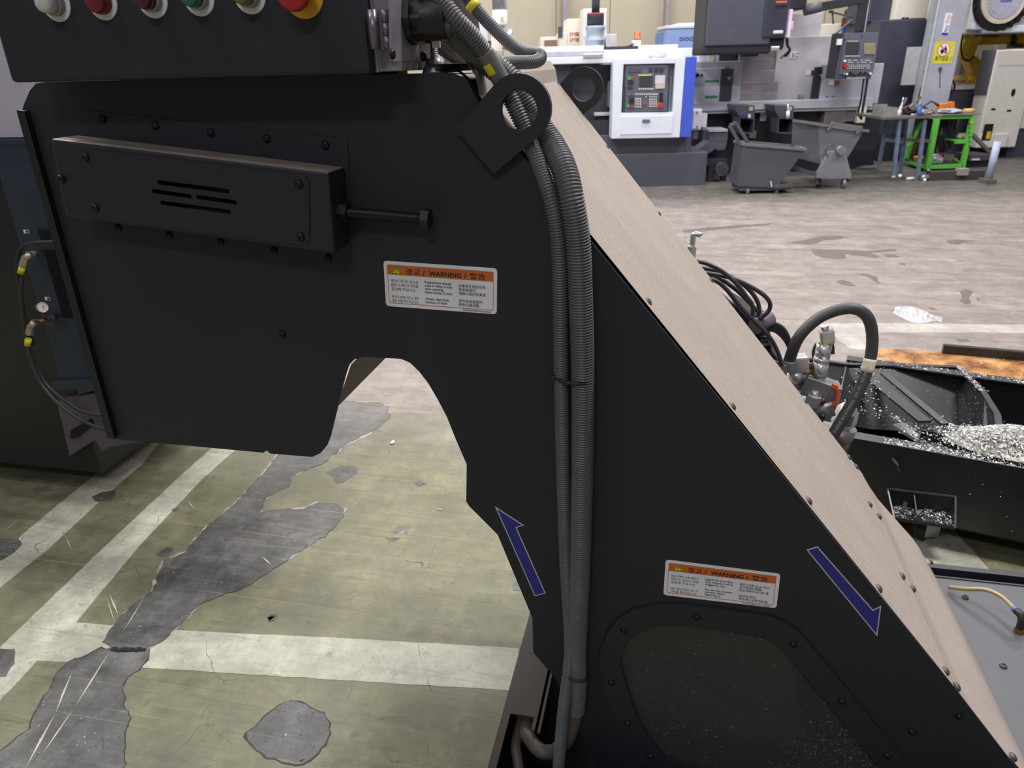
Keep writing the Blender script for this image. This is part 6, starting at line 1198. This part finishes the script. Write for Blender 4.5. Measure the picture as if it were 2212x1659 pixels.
crumple(onz(2040, 320, v5 + .35, (zs5 + zt5) / 2 + .1), RH * .13, FH * .12, UP * .3, M('bin_bag_black', (46, 46, 52), .25), 'bin_bag', None, 'black crumpled bin bag hanging inside the green cart', 'bag', 12, 18, .4)
for x, r, lab in ((2018, .07, 'left and larger grey wheel disc on the lower shelf of the green cart'), (2029, .05, 'right and smaller grey wheel disc on the lower shelf of the green cart')): c = onz(x, 350, v5 + .06, zs5 + .015 + r); MB().rev(c, -FH, [(r * .4, -.02), (r, -.02), (r, .01), (r * .8, .015), (r * .35, .0), (r * .3, .02), (0, .02)], 18).build('wheel_disc', M('disc_grey', (178, 180, 188), .4, .4), None, lab, 'wheel')
crumple(onz(1984, 344, v5 + .45, zs5 + .05), RH * .07, FH * .06, UP * .04, M('glove_orange', (226, 160, 50), .5), 'work_glove', None, 'yellow orange cloth on the lower shelf behind the blue legs', 'cloth', 22, 10, .5)
crumple(onz(2028, 335, v5 + .3, zs5 + .09), RH * .07, FH * .06, UP * .05, M('red_rag', (146, 52, 56), .6), 'red_rag', None, 'dark red rag above the grey discs in the green cart', 'rag', 23, 10, .5)
crumple(onz(2074, 300, v5 + .25, zs6 + .05), RH * .07, FH * .06, UP * .04, M('rag_white', (214, 206, 196), .6), 'white_rag', None, 'whitish rag on the small side shelf of the green cart', 'rag', 24, 10, .5)
c = onz(1972, 322, v5 + .6, zs5 + .2); MB().bar(c - UP * .14, c + UP * .14 + RH * .05, .05, .04).build('rusty_bracket', COPP, None, 'rusty upright bracket on the cart lower shelf behind the blue legs', 'bracket')
# ---- post, pallet and bits on the floor
vp5 = VF(2141, 398); po = thing('guard_post', B(2140, 396, vp5), 'pale grey-blue round guard post on a concrete foot', 'post'); c = B(2141, 397, vp5); u_top = uz(2158, 307, vp5)[1]; c.z = 0
MB().ubox(uz(2129, 397, vp5)[0], uz(2149, 397, vp5)[0], vp5 - .03, vp5 + .18, 0, uz(2140, 388, vp5)[1]).build('concrete_foot', M('concrete_dirty', (104, 96, 88), .8, var=.25, scale=20), po)
rp = (B(2152, 350, vp5) - B(2140, 350, vp5)).length * .62; MB().cyl(c + UP * .05 + FH * .07, V((c.x, c.y, u_top)) + FH * .07, rp, n=24).build('post_tube', M('post_paint', (172, 180, 204), .45, var=.1), po)
vpp = VF(2070, 392); sk = thing('steel_skid', B(2060, 390, vpp), 'low dark steel skid on the floor under and right of the green cart', 'skid')
bx('skid_beam', (2012, 371), (2124, 394), vpp + .1, .12, M('skid_brown', (74, 66, 62), .6, var=.2), sk, .006); bx('skid_box', (2092, 345), (2134, 366), vpp + 1.25, .3, BLKM, sk, .01); bx('skid_deck', (2096, 335), (2140, 346), vpp + 1.2, .4, M('deck_dark', (84, 78, 78), .6), sk); MB().bar(B(2100, 290, vpp + 1.6), B(2144, 336, vpp + 1.5), .2, .04).build('ramp_plate', M('ramp_grey', (110, 104, 104), .5, var=.2), sk)
bx('bright_strip', (2100, 343), (2116, 346), vpp + 1.17, .02, LWHT, sk)
MB().bg((2073, 365), (2092, 379), vpp + .05, .1).build('concrete_block', M('block_pale', (150, 146, 140), .8, var=.15, scale=20), None, 'pale concrete block beside the cart foot', 'block', bevel=.004)
c = B(2000, 386, VF(2000, 390)); c.z = .04; MB().cyl(c - RH * .09, c + RH * .03, .04, n=16).build('can', M('can_silver', (160, 170, 186), .3, .6), None, 'silver can lying on the floor under the green cart', 'can')
c = B(1966, 388, VF(1966, 390)); c.z = .025; MB().cyl(c - RH * .05, c + RH * .05, .022, n=14).build('capsule', LWHT, None, 'white capsule lying on the floor left of the silver can', 'capsule')
c = Z(1997, 392, .0); MB().sph(c + UP * .018, .022, 10).build('white_ball', LWHT, None, 'small white ball on the floor below the silver can', 'ball')
random.seed(31)
for k, lab_ in enumerate(('farthest', 'second farthest', 'middle', 'second nearest', 'nearest')): MB().tube(spline([Z(1845 + random.uniform(-5, 10), 352 + 3 * k, .02), Z(1875, 346 + 4 * k + random.uniform(-3, 3), .05), Z(1900 + random.uniform(-5, 5), 356 + 2 * k, .03)], 6), .012, 8).build('floor_cable', M('cable_grey', (120, 116, 118), .5), None, lab_ + ' grey cable of the floor tangle between hopper and blue-legged table', 'cable', 'cables tangled on the floor')
flush_text()
